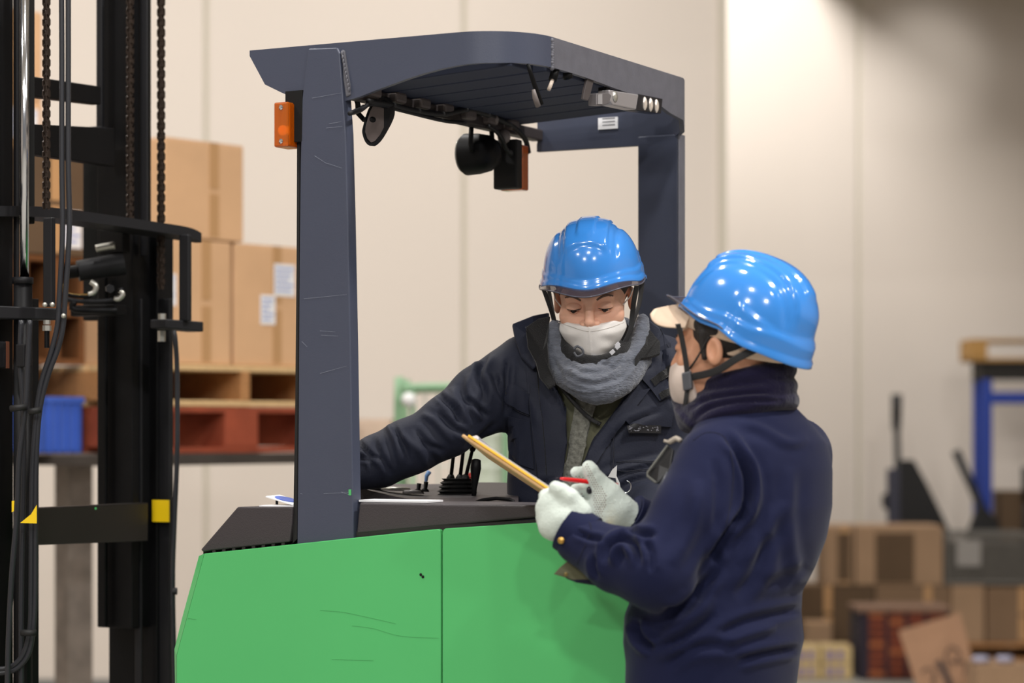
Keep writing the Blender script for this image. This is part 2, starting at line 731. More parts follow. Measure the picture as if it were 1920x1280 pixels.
M_card = mat('cardboard', (212, 170, 130), .85, var=.05, vscale=5, bump=.15, bscale=40)
M_card2 = mat('cardboard_dull', (128, 102, 78), .85, var=.06, vscale=5)
M_card3 = mat('cardboard_pale', (160, 130, 102), .85, var=.06, vscale=5)
M_card4 = mat('cardboard_dark', (92, 72, 52), .85, var=.08, vscale=5)
M_tape = mat('packing_tape', (188, 146, 102), .3, spec=.5)
M_paper = mat('white_paper', (235, 235, 238), .7)
M_ink = mat('blue_ink', (120, 140, 200), .7)
M_wood = mat('pallet_wood', (176, 126, 80), .8, var=.2, vscale=12, stretch=(1, 8, 8), bump=.2, bscale=30)
M_wood2 = mat('pallet_wood_pale', (214, 180, 132), .8, var=.15, vscale=12, stretch=(1, 8, 8))
M_redw = mat('pallet_red_brown', (150, 70, 45), .8, var=.2, vscale=8)
M_steel = mat('dark_steel', (70, 64, 60), .5, .3, var=.15)
M_steel2 = mat('worn_steel', (128, 118, 110), .5, .3, var=.2, vscale=14)


def carton(label, M, dims, m=None, tape=True, stickers=(), side_tape=True, group=None, name='carton', prints=()):
    """M: matrix of the near lower corner; dims along local x, y, z; seen faces are y=0 and x=0"""
    m = m or M_card
    dx, dy, dz = dims
    base = M @ V((dx / 2, dy / 2, 0))
    r = thing(name, label, 'carton', tuple(base), 0, group)
    g = .002
    MB().box(0, dx, 0, dy, 0, dz - .004, M).build('body', m, r, bevel=.004)
    MB().box(g, dx - g, g, dy / 2 - .003, dz - .004, dz, M).box(g, dx - g, dy / 2 + .003, dy - g, dz - .004, dz, M).build('flap', m, r)
    if tape:
        b = MB().box(-.001, dx + .001, dy / 2 - .025, dy / 2 + .025, dz - .001, dz + .001, M)
        b.build('tape', M_tape, r)
    if side_tape is not False:
        xs = dx * (.62 if side_tape is True else side_tape)
        MB().box(xs - .022, xs + .022, -.0015, 0, 0.01, dz * .47, M).box(xs - .022, xs + .022, -.0015, 0, dz * .52, dz, M).build('side_tape', M_tape, r)
    for (sx0, sx1, sz0, sz1) in stickers:
        st = MB().box(sx0, sx1, -.002, -.0005, sz0, sz1, M).build('shipping_label', M_paper, r)
        ln = MB()
        h = sz1 - sz0
        for i in range(5):
            zz = sz1 - h * (.14 + .17 * i)
            ln.box(sx0 + .006, sx1 - .008 - .012 * (i % 3), -.0026, -.002, zz - h * .035, zz + h * .02, M)
        ln.build('print', M_ink, st)
    for (sx0, sx1, sz0, sz1, pm) in prints:
        MB().box(sx0, sx1, -.0018, -.0004, sz0, sz1, M).build('face_panel', pm, r)
    return r


# ---- left: cartons on two pallets on a steel stand
LD = 8.3
E1, E2 = V((.643, .766, 0)), V((-.766, .643, 0))
LC = P(316, 800, LD)
LM = Matrix(((E1.x, E2.x, 0, LC.x), (E1.y, E2.y, 0, LC.y), (0, 0, 1, 0), (0, 0, 0, 1)))


def LMz(s, t, z):
    return LM @ Matrix.Translation((s, t, z))


def pallet(label, z0, z1, m, mb_, s0, s1, depth, blocks, name='pallet', M=LM, cat='pallet', group=None):
    base = M @ V(((s0 + s1) / 2, depth / 2, z0))
    r = thing(name, label, cat, tuple(base), 0, group)
    h = z1 - z0
    nbd = 7
    for i in range(nbd):          # top and bottom boards run along s
        t0 = depth * i / nbd + .006
        t1 = depth * (i + 1) / nbd - .012
        MB().box(s0, s1, t0, t1, z1 - .02, z1, M).build('deck_board', mb_, r, bevel=.002)
        if i % 3 == 0:
            MB().box(s0, s1, t0, t1, z0, z0 + .02, M).build('bottom_board', mb_, r, bevel=.002)
    for (a, b) in blocks:
        MB().box(a, b, .004, depth - .01, z0 + .02, z1 - .02, M).build('stringer', m, r, bevel=.003)
    return r


def stand():
    base = LM @ V((.3, .4, 0))
    r = thing('steel_stand', 'dark steel stand carrying the two stacked pallets on the left', 'stand', tuple(base))
    f = MB()
    for t in (-.02, .5, .97):
        f.box(-.28, .80, t - .03, t + .03, 1.228, 1.266, LM)
    for s in (-.17, .77):
        f.box(s - .03, s + .03, -.05, 1.0, 1.226, 1.262, LM)
    f.build('frame', M_steel, r, bevel=.003)
    MB().box(-.28, .80, .38, 1.0, 1.262, 1.268, LM).build('shelf_plate', M_steel2, r)
    q = P(138, 800, 8.72)
    for (c, mm) in ((q, M_steel2), (LM @ V((.74, .02, 0)), M_steel), (LM @ V((.74, .92, 0)), M_steel), (P(-40, 800, 8.95), M_steel)):
        Mx = Matrix.Translation((c.x, c.y, 0)) @ Matrix.Rotation(math.radians(42), 4, 'Z')
        MB().box(-.05, .05, -.05, .05, 0, 1.228, Mx).build('leg', mm, r, bevel=.004)


stand()
pallet('red brown wooden pallet, lower one of the pair on the steel stand', 1.268, 1.430, M_redw, M_redw, -.02, .78, .95,
       [(-.02, .03), (.27, .43), (.70, .78)])
pallet('pale timber pallet on top of the red brown one, carrying cartons', 1.432, 1.576, M_wood, M_wood2, -.02, .78, .95,
       [(-.02, .02), (.35, .39), (.72, .78)])
g_ = None
carton('tall brown carton on top of the stack, left of the truck guard', LMz(0, .02, 2.016), (.372, .5, .342), side_tape=.62)
carton('brown carton in the lower row under the tall carton, left one', LMz(0, .02, 1.578), (.312, .45, .434), side_tape=.62,
       stickers=[(.03, .052, .2, .31)])
carton('brown carton with two white shipping labels, beside the guard post', LMz(.328, .02, 1.578), (.42, .45, .434), side_tape=.5,
       stickers=[(.195, .30, .255, .37), (.128, .20, .15, .255)])
carton('brown carton with white label high behind the mast', LMz(-.275, .67, 2.332), (.27, .3, .2), side_tape=.5, stickers=[(.12, .25, .06, .17)])
carton('brown carton topmost of the stack behind the mast', LMz(-.275, .67, 2.534), (.27, .3, .32), side_tape=.5)
carton('open brown carton with a white label between the mast rails', LMz(-.275, .43, 1.96), (.27, .54, .37), M_card4, side_tape=.5, stickers=[(.17, .25, .03, .16)])
M_shade_wood = mat('shaded_timber', (112, 70, 36), .8, var=.25, vscale=10)  # timber colour darkened to hold the shade on the stack behind the mast
for k_, lb in enumerate(('shaded timber pallet under the open carton behind the mast, lower one', 'shaded timber pallet under the open carton behind the mast, upper one')):
    pallet(lb, 1.578 + .191 * k_, 1.578 + .191 * k_ + .189, M_shade_wood, M_shade_wood, 0, .27, .54, [(0, .02), (.12, .16), (.25, .27)], M=LM @ Matrix.Translation((-.275, .43, 0)))
for k_, lb in enumerate(('shaded timber pallet on the steel stand behind the blue crate, lower one', 'shaded timber pallet on the steel stand behind the blue crate, upper one')):
    pallet(lb, 1.269 + .154 * k_, 1.269 + .154 * k_ + .152, M_shade_wood, M_shade_wood, 0, .245, .28, [(0, .02), (.10, .14), (.225, .245)], M=LM @ Matrix.Translation((-.275, .69, 0)))

# blue crate on the stand
Mb = LM @ Matrix.Translation((-.215, .40, 1.268))
r = thing('blue_crate', 'blue plastic crate standing on the steel stand behind the mast', 'crate', tuple(Mb @ V((.09, .12, 0))))
M_blue = mat('blue_plastic', (62, 98, 190), .45, var=.06)
b = MB().box(0, .17, 0, .012, 0, .19, Mb).box(0, .17, .228, .24, 0, .19, Mb).box(0, .012, 0, .24, 0, .19, Mb).box(.158, .17, 0, .24, 0, .19, Mb).box(0, .17, 0, .24, 0, .012, Mb)
b.build('body', M_blue, r, bevel=.003)
MB().box(-.006, .176, -.006, .008, .175, .197, Mb).box(-.006, .008, -.006, .246, .175, .197, Mb).build('rim', M_blue, r, bevel=.002)
rb = MB()
for i in range(4):
    rb.box(-.006, 0, .03 + i * .055, .036 + i * .055, 0, .178, Mb)
    rb.box(.02 + i * .04, .026 + i * .04, -.006, 0, 0, .178, Mb)
rb.build('ribs', M_blue, r)

# ---- green roll cage behind the console
M_cage = mat('cage_green', (132, 170, 134), .4, var=.05)
M_zinc = mat('zinc_wire', (200, 205, 195), .4, .3)
D = 9.6
xa, xb, zt = (746 - 960) / FPX * D, (948 - 960) / FPX * D, HC + 74 / FPX * D
r = thing('roll_cage', 'green steel roll cage behind the console', 'cage', ((xa + xb) / 2, D + .3, 0))
for dd in (0, .6):
    pts = [(xa, D + dd, .15), (xa, D + dd, zt - .06), (xa + .02, D + dd, zt - .02), (xa + .06, D + dd, zt), (xb - .06, D + dd, zt),
           (xb - .02, D + dd, zt - .02), (xb, D + dd, zt - .06), (xb, D + dd, .15)]
    MB().tube(spline(pts, 4), .016, 10).build('tube_frame', M_cage, r, smooth=True)
wr = MB()
for i in range(1, 8):
    xx = xa + (xb - xa) * i / 8
    wr.cyl((xx, D + .01, .15), (xx, D + .01, zt - .01), .004, n=6)
for i in range(1, 10):
    zz = .15 + (zt - .2) * i / 10
    wr.cyl((xa, D + .012, zz), (xb, D + .012, zz), .003, n=6)
wr.build('wire_mesh', M_zinc, r, kind='stuff')
MB().cyl((xa + .06, D, .15), (xa + .06, D, zt), .010).build('inner_upright', M_cage, r, smooth=True)
MB().box(xa, xb, D, D + .6, .14, .17).build('base', M_cage, r, bevel=.004)
MB().box(xa + .27, xb - .01, D + .05, D + .5, .175, HC - 0.0).build('plastic_liner', mat('pale_liner', (206, 214, 196), .5), r, bevel=.02)
for sx in (xa + .03, xb - .03):
    for sy in (D + .05, D + .55):
        MB().cyl((sx - .015, sy, .055), (sx + .015, sy, .055), .055).build('wheel', mat('black_rubber', (28, 28, 28), .7), r, smooth=False)
MB().ball((xa + .045, D - .02, zt - .05), .03, 8).build('reflector', mat('white_plastic', (240, 240, 240), .3), r, smooth=True)
Mx = Matrix.Translation(((640 - 960) / FPX * 9.9, 9.9, 0))
for i in range(3):
    hh = (HC + 15 / FPX * 9.9) / 3
    carton(('beige carton, topmost of the stack behind the console', 'beige carton in the middle of the stack behind the console',
            'beige carton at the foot of the stack behind the console')[2 - i], Mx @ Matrix.Translation((0, 0, hh * i + .0005)), (.205, .3, hh - .002),
           mat('beige_board', (214, 190, 170), .8, var=.04), side_tape=False)

# ---- right: stock on the floor by the far wall
def rm(x, y, D, yaw=0.):
    p = P(x, y, D)
    return Matrix.Translation((p.x, p.y, p.z)) @ Matrix.Rotation(math.radians(yaw), 4, 'Z')


def px(n, D):
    return n / FPX * D


D = 14.0
pr = Matrix.Translation((P(1490, 0, D).x, D - .02, 0))
wdp = px(480, D)
pallet('wooden pallet under the cartons in the far right corner', .0, .108, M_wood, M_wood, 0, wdp, .7,
       [(0, .08), (wdp / 2 - .04, wdp / 2 + .04), (wdp - .08, wdp)], M=pr)


def rc(label, x0, x1, y0, y1, D, m, depth=.4, **k):
    z0 = HC - (y1 - HY) / FPX * D
    Mx = Matrix.Translation((P(x0, 0, D).x, D, max(z0, 0.001)))
    return carton(label, Mx, (px(x1 - x0, D), depth, px(y1 - y0, D)), m, **k)


y_r2 = HY + (HC - .112) / 14.0 * FPX
rc('wide dull carton behind the man in the near jacket, lower row', 1494, 1640, 1097, y_r2, D, M_card4, side_tape=.4)
rc('wide dull carton in the lower row, above the red crate', 1642, 1782, 1097, y_r2, D, M_card2, side_tape=.7)
rc('pale carton in the lower row below the grey mesh crate', 1784, 1846, 1097, y_r2, D, M_card3, side_tape=False)
rc('dull carton at the right end of the lower row', 1850, 1925, 1100, y_r2, D, M_card2, side_tape=.9)
rc('narrow carton in the upper row nearest the man in the near jacket', 1546, 1600, 986, 1096, D, M_card3, side_tape=.7,
   prints=[(.075, .15, .02, .3, M_card4)])  # darker brown panel over part of the front face, next carton too
rc('wide carton in the upper row with a dark band across its face', 1604, 1768, 986, 1096, D, M_card3, side_tape=False,
   prints=[(.115, .34, .01, .3, M_card4)])
# mesh crate
M_gmesh = mat('grey_mesh', (112, 108, 102), .6, .2)
x0, x1 = P(1774, 0, D).x, P(1930, 0, D).x
z0, z1 = HC - (1096 - HY) / FPX * D, HC - (1002 - HY) / FPX * D
r = thing('mesh_crate', 'grey mesh crate with a paper tag on the lower cartons', 'crate', ((x0 + x1) / 2, D + .2, z0))
b = MB()
for (p, q) in (((x0, D), (x1, D)), ((x0, D + .4), (x1, D + .4)), ((x0, D), (x0, D + .4)), ((x1, D), (x1, D + .4))):
    for zz in (z0 + .01, z1):
        b.cyl((p[0], p[1], zz), (q[0], q[1], zz), .009, n=6)
for xx in (x0, x1):
    for yy in (D, D + .4):
        b.cyl((xx, yy, z0), (xx, yy, z1), .009, n=6)
b.build('frame', M_gmesh, r)
b = MB()
for i in range(1, 24):
    xx = x0 + (x1 - x0) * i / 24
    b.cyl((xx, D, z0), (xx, D, z1), .004, n=5)
for i in range(1, 14):
    zz = z0 + (z1 - z0) * i / 14
    b.cyl((x0, D, zz), (x1, D, zz), .004, n=5)
b.build('wire_mesh', M_gmesh, r, kind='stuff')
MB().box(x0 + .02, x1 - .02, D + .03, D + .38, z0 + .004, z1 - .05).build('liner', mat('crate_filling', (88, 82, 76), .8, var=.3, vscale=20), r, bevel=.01)
MB().box(x0 + .06, x0 + .2, D - .008, D - .004, z0 + .11, z0 + .26).build('paper_tag', mat('dull_paper', (150, 145, 140), .8), r)

# patterned red crate, leaning cardboard sheet, cream boxes, small boxes
D = 13.0
x0, x1 = P(1612, 0, D).x, P(1782, 0, D).x
zt = HC - (1138 - HY) / FPX * D
r = thing('woven_crate', 'red and dark woven crate on the floor below the cartons', 'crate', ((x0 + x1) / 2, D + .2, 0))
MR = mat('rust_red', (118, 56, 34), .8, var=.3, vscale=20)
MK = mat('dark_indigo', (40, 32, 44), .8)
MB().box(x0, x1, D + .012, D + .38, 0, zt - .02).build('body', MK, r, bevel=.01)
for i in range(9):
    zz = .01 + i * (zt - .03) / 9
    for j in range(4):
        xx = x0 + .05 + j * (x1 - x0 - .06) / 4
        MB().box(xx, xx + .085, D, D + .014, zz + .004, zz + .036).build('woven_band', MR if (i + j) % 4 else mat('rust_orange', (150, 84, 48), .8), r, bevel=.003)
MB().box(x0 - .01, x1 + .01, D - .012, D + .39, zt - .03, zt).build('rim', mat('dusty_rim', (120, 92, 74), .8, var=.2, vscale=30), r, bevel=.008)

D = 12.5
q0, q1, q2, q3 = P(1685, 1182, D), P(1800, 1148, D + .02), P(1838, 1290, D - .1), P(1722, 1318, D - .12)
for q in (q2, q3):
    q.z = max(q.z, .004)
r = thing('cardboard_sheet', 'tilted cardboard sheet with large pen marks propped on the red crate', 'cardboard', tuple((q2 + q3) / 2))
nrm = (q1 - q0).cross(q3 - q0).normalized()
if nrm.y > 0:
    nrm = -nrm
MB().prism([q0, q1, q2, q3], -nrm * .006).build('sheet', mat('sheet_board', (166, 128, 100), .85, var=.05), r)
ex, ez = (q1 - q0).normalized(), (q3 - q0).normalized()


def glyph(strokes, x, y, s, rr, name='pen_mark'):
    b = MB()
    for st in strokes:
        pts = [q0 + ex * (x + u * s) + ez * (y - v * s) + nrm * .001 for u, v in st]
        b.tube(spline(pts, 4) if len(pts) > 2 else pts, rr, 6, flat=(rr * 2, .002), up=nrm)
    b.build(name, mat('marker_ink', (62, 46, 42), .6), r)


glyph([[(0, .9), (.3, 1.1), (.62, .85), (.45, .4), (.25, -.3)], [(.45, .4), (.65, .5)]], .045, .34, .10, .004)
glyph([[(.1, 1.3), (.25, .6), (.4, -.4)], [(.18, 1.3), (.36, .5), (.42, -.2)]], .13, .34, .10, .012)
glyph([[(.0, .3), (.1, 1.), (.5, 1.3), (.8, .9), (.45, .5), (.2, .6)], [(.45, .5), (.9, .3), (.7, -.3)]], .185, .29, .10, .004)

M_cream = mat('cream_board', (190, 165, 118), .7, var=.05)
M_purp = mat('violet_print', (120, 108, 150), .7)
D = 13.0
i = 0
for (xa, xb) in ((1486, 1538), (1541, 1598)):
    for (ya, yb) in ((1212, 1243), (1243.4, 1273)):
        z0 = max(HC - (yb - HY) / FPX * D, .001)
        z1 = HC - (ya - HY) / FPX * D
        Mx = Matrix.Translation((P(xa, 0, D).x, D, z0))
        carton(('cream printed box near the hem of the near jacket, on top', 'cream printed box near the hem of the near jacket, at the bottom',
                'cream printed box next to the red crate, on top', 'cream printed box next to the red crate, at the bottom')[i], Mx,
               (px(xb - xa, D), .25, z1 - z0 - .001), M_cream, tape=False, side_tape=False,
               prints=[(.03, .06, .015, z1 - z0 - .02, M_purp), (.085, .11, .015, z1 - z0 - .02, M_purp)])
        i += 1
rc('small tan carton behind the cream boxes', 1512, 1560, 1168, 1249.5, 13.7, M_card3, .25, side_tape=False)
D = 11.9
rc('small brown box with white lids at the bottom right corner', 1834, 1926, 1246, 1317, D, M_card3, .3, side_tape=False)
zt = HC - (1246 - HY) / FPX * D
for k, (xx, lb) in enumerate(((1848, 'white and violet pack on the small brown box, left one'), (1893, 'white and violet pack on the small brown box, right one'))):
    xx = P(xx, 0, D).x
    o = MB().lathe((xx, D + .12, zt + .002), (0, 0, 1), [(.03, 0), (.042, .004), (.045, .02), (.035, .03), (.0, .032)], 16).build(
        'pack', mat('pack_white', (170, 168, 190), .5), loc=(xx, D + .12, zt + .002), smooth=True)
    tag(o, lb, 'pack')

# blue rack with a timber pallet on top
D = 15.0
M_rblue = mat('rack_blue', (26, 58, 150), .45)
x0 = P(1841, 0, D).x
zb = HC - (738 - HY) / FPX * D
r = thing('storage_rack', 'blue steel storage rack by the far wall at the right edge', 'rack', (x0 + .6, D + .3, 0))
for xx in (x0, x0 + 1.5):
    for yy in (D, D + .26):
        MB().box(xx, xx + .065, yy, yy + .05, 0, zb + .09).build('upright', M_rblue, r, bevel=.004)
for yy in (D, D + .26):
    MB().box(x0 + .065, x0 + 1.5, yy, yy + .05, zb - .06, zb + .01).build('beam', M_rblue, r, bevel=.004)
for yy in (D, D + .26):
    MB().box(x0 + .065, x0 + 1.5, yy + .01, yy + .045, .5, .56).build('beam', M_rblue, r, bevel=.004)
MB().box(x0, x0 + 1.56, D + .0, D + .33, zb + .09, zb + .2).build('deck', mat('deck_black', (38, 34, 30), .7), r, bevel=.004)
MB().box(x0 + .06, x0 + 1.5, D + .01, D + .3, .56, .58).build('deck', mat('deck_grey', (90, 84, 76), .7), r)
Mp = Matrix.Translation((x0 - .07, D - .03, zb + .2))
pallet('yellowish timber pallet on top of the blue rack', 0.002, .14, mat('yellow_timber', (176, 134, 76), .8, var=.2), mat('yellow_timber'
       , (176, 134, 76)), 0, 1.5, .40, [(0, .1), (.7, .8), (1.4, 1.5)], M=Mp)
carton('brown carton on the shelf of the blue rack', Matrix.Translation((x0 + .12, D + .05, .582)), (.7, .22, .38), M_card4, side_tape=.5)

# black fork carriages stood against the far wall
M_blk = mat('flat_black', (18, 17, 18), .55, var=.2, vscale=6)


def upright_forks(label, xm, yt, D, lean, wide, hw):
    zt = HC - (yt - HY) / FPX * D
    p = P(xm, 0, D).x
    r = thing('fork_carriage', label, 'forklift attachment', (p, D, 0))
    MB().tube([(p - .02, D, zt * .28), (p, D + lean * .5, zt * .6), (p + .01, D + lean, zt - .1)], .022, 8).build('pole', M_blk, r, smooth=True)
    MB().tube([(p + .01, D + lean - .005, zt - .22), (p + .012, D + lean, zt)], [.03, .036], 10).build('grip', M_blk, r, smooth=True)
    fl_y = HY + HC / D * FPX
    k = hw / .34
    for nm, pts, mm in (('fork', [(-6, 124), (22, 124), (46, 168), (88, 254), (104, 400), (60, fl_y - yt), (-6, fl_y - yt)], M_blk),
                        ('side_plate', [(-28, 140), (-3, 140), (-3, fl_y - yt), (-24, fl_y - yt)], mat('steel_blue_grey', (54, 54, 68), .5)),
                        ('hinge', [(-38, 190), (-26, 186), (-24, 220), (-36, 214)], M_blk)):
        q = [P(xm + (x * k), yt + y, D) for x, y in pts]
        for p_ in q:
            p_.z = max(p_.z, .002)
        MB().prism(q, (0, .05 if nm != 'hinge' else .04, 0)).build(nm, mm, r, bevel=.008)


upright_forks('black fork carriage with a tall pole against the far wall', 1692, 738, 14.9, .3, .34, .34)
r = thing('hand_truck', 'black hand truck leaning beside the blue rack', 'hand truck', (P(1845, 0, 14.8).x, 14.82, 0))
MB().tube([P(1792, 845, 14.97), P(1846, 965, 14.9), (P(1870, 0, 14.86).x, 14.86, .04)], .028, 8).build('handle', M_blk, r, smooth=True)
xx = P(1845, 0, 14.8).x
MB().prism([(xx - .14, 14.80, .0), (xx + .14, 14.80, .0), (xx + .10, 14.82, .78), (xx - .02, 14.82, .90), (xx - .1, 14.82, .70)], (0, .06, 0)).build('frame_plate', M_blk, r, bevel=.01)
for s in (-.1, .10):
    MB().cyl((xx + s - .02, 14.79, .09), (xx + s + .02, 14.79, .09), .09).build('wheel', mat('black_rubber', (28, 28, 28), .7), r)
upright_forks('black fork carriage at the right edge in front of the rack', 1925, 875, 14.86, .04, .13, .16)

# ================================================================ the truck
M_slate = mat('slate_paint', (68, 73, 90), .38, var=.05, vscale=3, bump=.05, bscale=300)
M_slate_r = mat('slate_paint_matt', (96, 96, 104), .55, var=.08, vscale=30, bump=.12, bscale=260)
M_scr = mat('bare_scratch', (150, 156, 172), .5)
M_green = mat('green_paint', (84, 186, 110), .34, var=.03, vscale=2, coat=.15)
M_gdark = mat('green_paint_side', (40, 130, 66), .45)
M_cover = mat('black_plastic', (62, 57, 60), .5, bump=.25, bscale=350)
M_cover2 = mat('black_plastic_dark', (50, 46, 47), .55)
M_gap = mat('gap_black', (8, 8, 8), .9)
M_black = mat('mast_black', (12, 12, 14), .5, spec=.22, var=.2, vscale=5)
M_black2 = mat('mast_grey_black', (28, 28, 31), .5, spec=.3)
M_rubber = mat('rubber', (26, 26, 27), .6)
M_hose = mat('hose_rubber', (40, 41, 46), .38)
M_chrome = mat('chrome', (220, 222, 228), .14, 1.)
M_zincp = mat('zinc', (190, 188, 180), .35, .8)
M_amber = mat('amber_lens', (224, 108, 10), .12, spec=.6, trans=.45, coat=.4)
M_chain = mat('chain_steel', (62, 52, 46), .42, .6, var=.2, vscale=40)
M_yel = mat('yellow_tape', (245, 205, 20), .45)

truck = thing('forklift', 'green reach forklift with slate overhead guard and black mast', 'forklift', (CX, CY, 0), YAW)


def L(mb, name, m, parent=None, **k):
    return mb.build(name, m, parent or truck, local=True, **k)


# ---- overhead guard rim: one bent plate, near side, round corner, right side, far corner, far side
path = []
for i in range(14):
    path.append((-.672 + (.672 - .15) * i / 13, 0.))
for i in range(1, 13):
    th = PI / 2 * i / 12
    path.append((-.15 + .15 * math.sin(th), .15 - .15 * math.cos(th)))
for i in range(1, 10):
    path.append((0., .15 + (.83 - .15) * i / 9))
path += [(-.012, .865), (-.06, .895), (-.14, .90), (-.28, .90), (-.42, .90)]
top_z = 2.187
bx = [468, 490, 520, 567, 600, 655, 700, 760, 800, 840, 870, 900, 960, 1000, 1035, 1090, 1160, 1236]
by = [97, 155, 170, 191, 196, 189, 171, 149, 136, 126, 121, 118, 117.5, 120, 126, 142, 168, 194]
rim_o, rim_i = [], []
N_ = len(path)
zb_l = []
for i, (a, b) in enumerate(path):
    wv = t2w((a, b, 0))
    x = 960 + FPX * wv.x / wv.y
    if b < .70 and a > -.7 and i < 33:
        y = np.interp(x, bx, by)
        zb_l.append(HC - (y - HY) / FPX * wv.y)
    else:
        zb_l.append(None)
vis = [z for z in zb_l if z is not None]
for i, (a, b) in enumerate(path):
    if zb_l[i] is None:
        f = min(1, max(0, (i - 33) / 3.))
        zb_l[i] = (1 - f) * vis[-1] + f * 2.040
zb_l[33] = (zb_l[32] + 2.08) / 2
rings = []
for i, (a, b) in enumerate(path):
    p0 = V(path[max(i - 1, 0)])
    p1 = V(path[min(i + 1, N_ - 1)])
    t = (p1 - p0).normalized()
    n = V((-t.y, t.x)) * .012           # inward
    zb = zb_l[i]
    if i == 0:
        zb = top_z - .012
    rings.append([V((a, b, top_z)), V((a + n.x, b + n.y, top_z)), V((a + n.x, b + n.y, zb)), V((a, b, zb))])
L(MB().loft(rings[:26]), 'guard_rim', M_slate, shade=35)
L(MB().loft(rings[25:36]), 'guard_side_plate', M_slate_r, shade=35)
L(MB().loft(rings[35:]), 'guard_far_plate', M_slate, shade=35)
# weld seam, matt right plate laid over the rim
zz = np.interp(.15, [0, .15, .86], [0, 0, 0])
wb = MB()
for i in range(12):
    z = 2.122 + i * .0052
    wb.ball((-.0015, .148 + .001 * math.sin(i * 2.1), z), .0055, 5, (1, 1.1, 1.2))
L(wb, 'weld_seam', M_slate_r, smooth=True)
# front end top return, left tip
# roof slats
sl_b = [.045 + .107 * i for i in range(7)]
for b0 in sl_b:
    L(MB().prism([V((-.43, b0, 2.094)), V((-.43, b0 + .099, 2.094)), V((-.43, b0 + .102, 2.112)), V((-.43, b0 + .095, 2.128)), V((-.43, b0 + .004, 2.128))],
                 ((-.15 + math.sqrt(max(0, .15 ** 2 - max(0, .138 - b0) ** 2)) if b0 < .138 else -.004) - .012 + .43, 0, .022)), 'roof_slat', mat('slat_paint', (52, 57, 74), .7, spec=.25), bevel=.002)
    L(MB().box(-.428, -.385, b0 + .0, b0 + .045, 2.074, 2.098), 'slat_end_cap', mat('tube_end', (90, 82, 80), .6), bevel=.006)
# cross beam at the mast side
cb = [na(690, 193, -.42), na(730, 207, -.42), na(870, 240, -.42), na(1000, 262, -.42)]
L(MB().box(-.436, -.404, .01, .89, 2.066, 2.094), 'cross_beam', mat('beam_brown_black', (52, 46, 46), .5), bevel=.004)
L(MB().box(-.17, -.004, .80, .805, 2.12, 2.17), 'inner_gusset', M_slate)
L(MB().box(-.42, -.07, .885, .90, 2.04, 2.06), 'far_lip', M_slate)

# near post
pf = [(578, 91), (632, 89), (637, 100), (643, 178), (648, 250), (652, 400), (657, 650), (661, 900), (663, 1012), (664, 1060), (556, 1060), (557, 1015),
      (559, 800), (561, 500), (563, 300), (566, 190), (571, 140)]
pl = [nb(x, y, -.008) for x, y in pf]
L(MB().prism(pl, (0, .034, 0)), 'front_post', M_slate, bevel=.0025)
st = [(558, 232), (562, 236), (561, 500), (558, 800), (557, 1010), (549, 1018), (553, 800), (556, 500), (557, 250)]
L(MB().prism([nb(x, y, .004) for x, y in st], (0, .02, 0)), 'post_edge_trim', M_rubber)
L(MB().prism([nb(x, y, -.004) for x, y in [(640, 92), (646, 95), (656, 160), (657, 178), (648, 182), (643, 150)]], (0, .03, 0)), 'post_gusset', M_slate_r, bevel=.003)
wb = MB()
for i in range(10):
    q = nb(641 + i * 1.5, 100 + i * 7.5, -.006)
    wb.ball(q, .0034, 4, (.8, .8, 1.8))
L(wb, 'gusset_weld', M_slate_r, smooth=True)
sc = MB()
random.seed(3)
for (x0, y0, x1, y1) in [(617, 232, 640, 228), (612, 240, 642, 237), (600, 620, 628, 622), (602, 628, 634, 630), (607, 925, 655, 923), (640, 922, 654, 927),
                         (590, 292, 610, 305), (610, 305, 641, 315), (600, 700, 650, 686), (566, 640, 576, 650), (585, 184, 640, 174), (563, 925, 567, 926), (570, 560, 650, 552)]:
    a, b = nb(x0, y0, -.0086), nb(x1, y1, -.0086)
    sc.tube([a, b], [.0004, .0002], 4)
L(sc, 'scratches', M_scr, kind='stuff')
L(MB().box(nb(654, 0, -.008).x, nb(658.5, 0, -.008).x, -.0088, -.008, nb(656, 928, 0).z, nb(656, 917, 0).z), 'paint_fleck', M_green)
# rear post
a0, a1 = nb(1197, 0, .872).x, nb(1264, 0, .872).x
L(MB().box(a0, a1 + .012, .868, .898, .9, 2.06), 'rear_post', M_slate, bevel=.003)
L(MB().box(a1 + .012, a1 + .016, .866, .902, .9, 2.06), 'rear_post_flange', M_slate_r, bevel=.002)

# white sticker on the far plate
q0, q1 = nb(1122, 243, .886), nb(1158, 219, .886)
s_ = L(MB().box(q0.x, q1.x, .884, .8875, q0.z, q1.z), 'warning_label', M_paper)
ln = MB()
for i in range(3):
    z = q0.z + .008 + i * .008
    ln.box(q0.x + .012, q1.x - .006, .8835, .884, z, z + .003)
L(ln, 'label_print', mat('print_grey', (130, 130, 135), .7), s_)

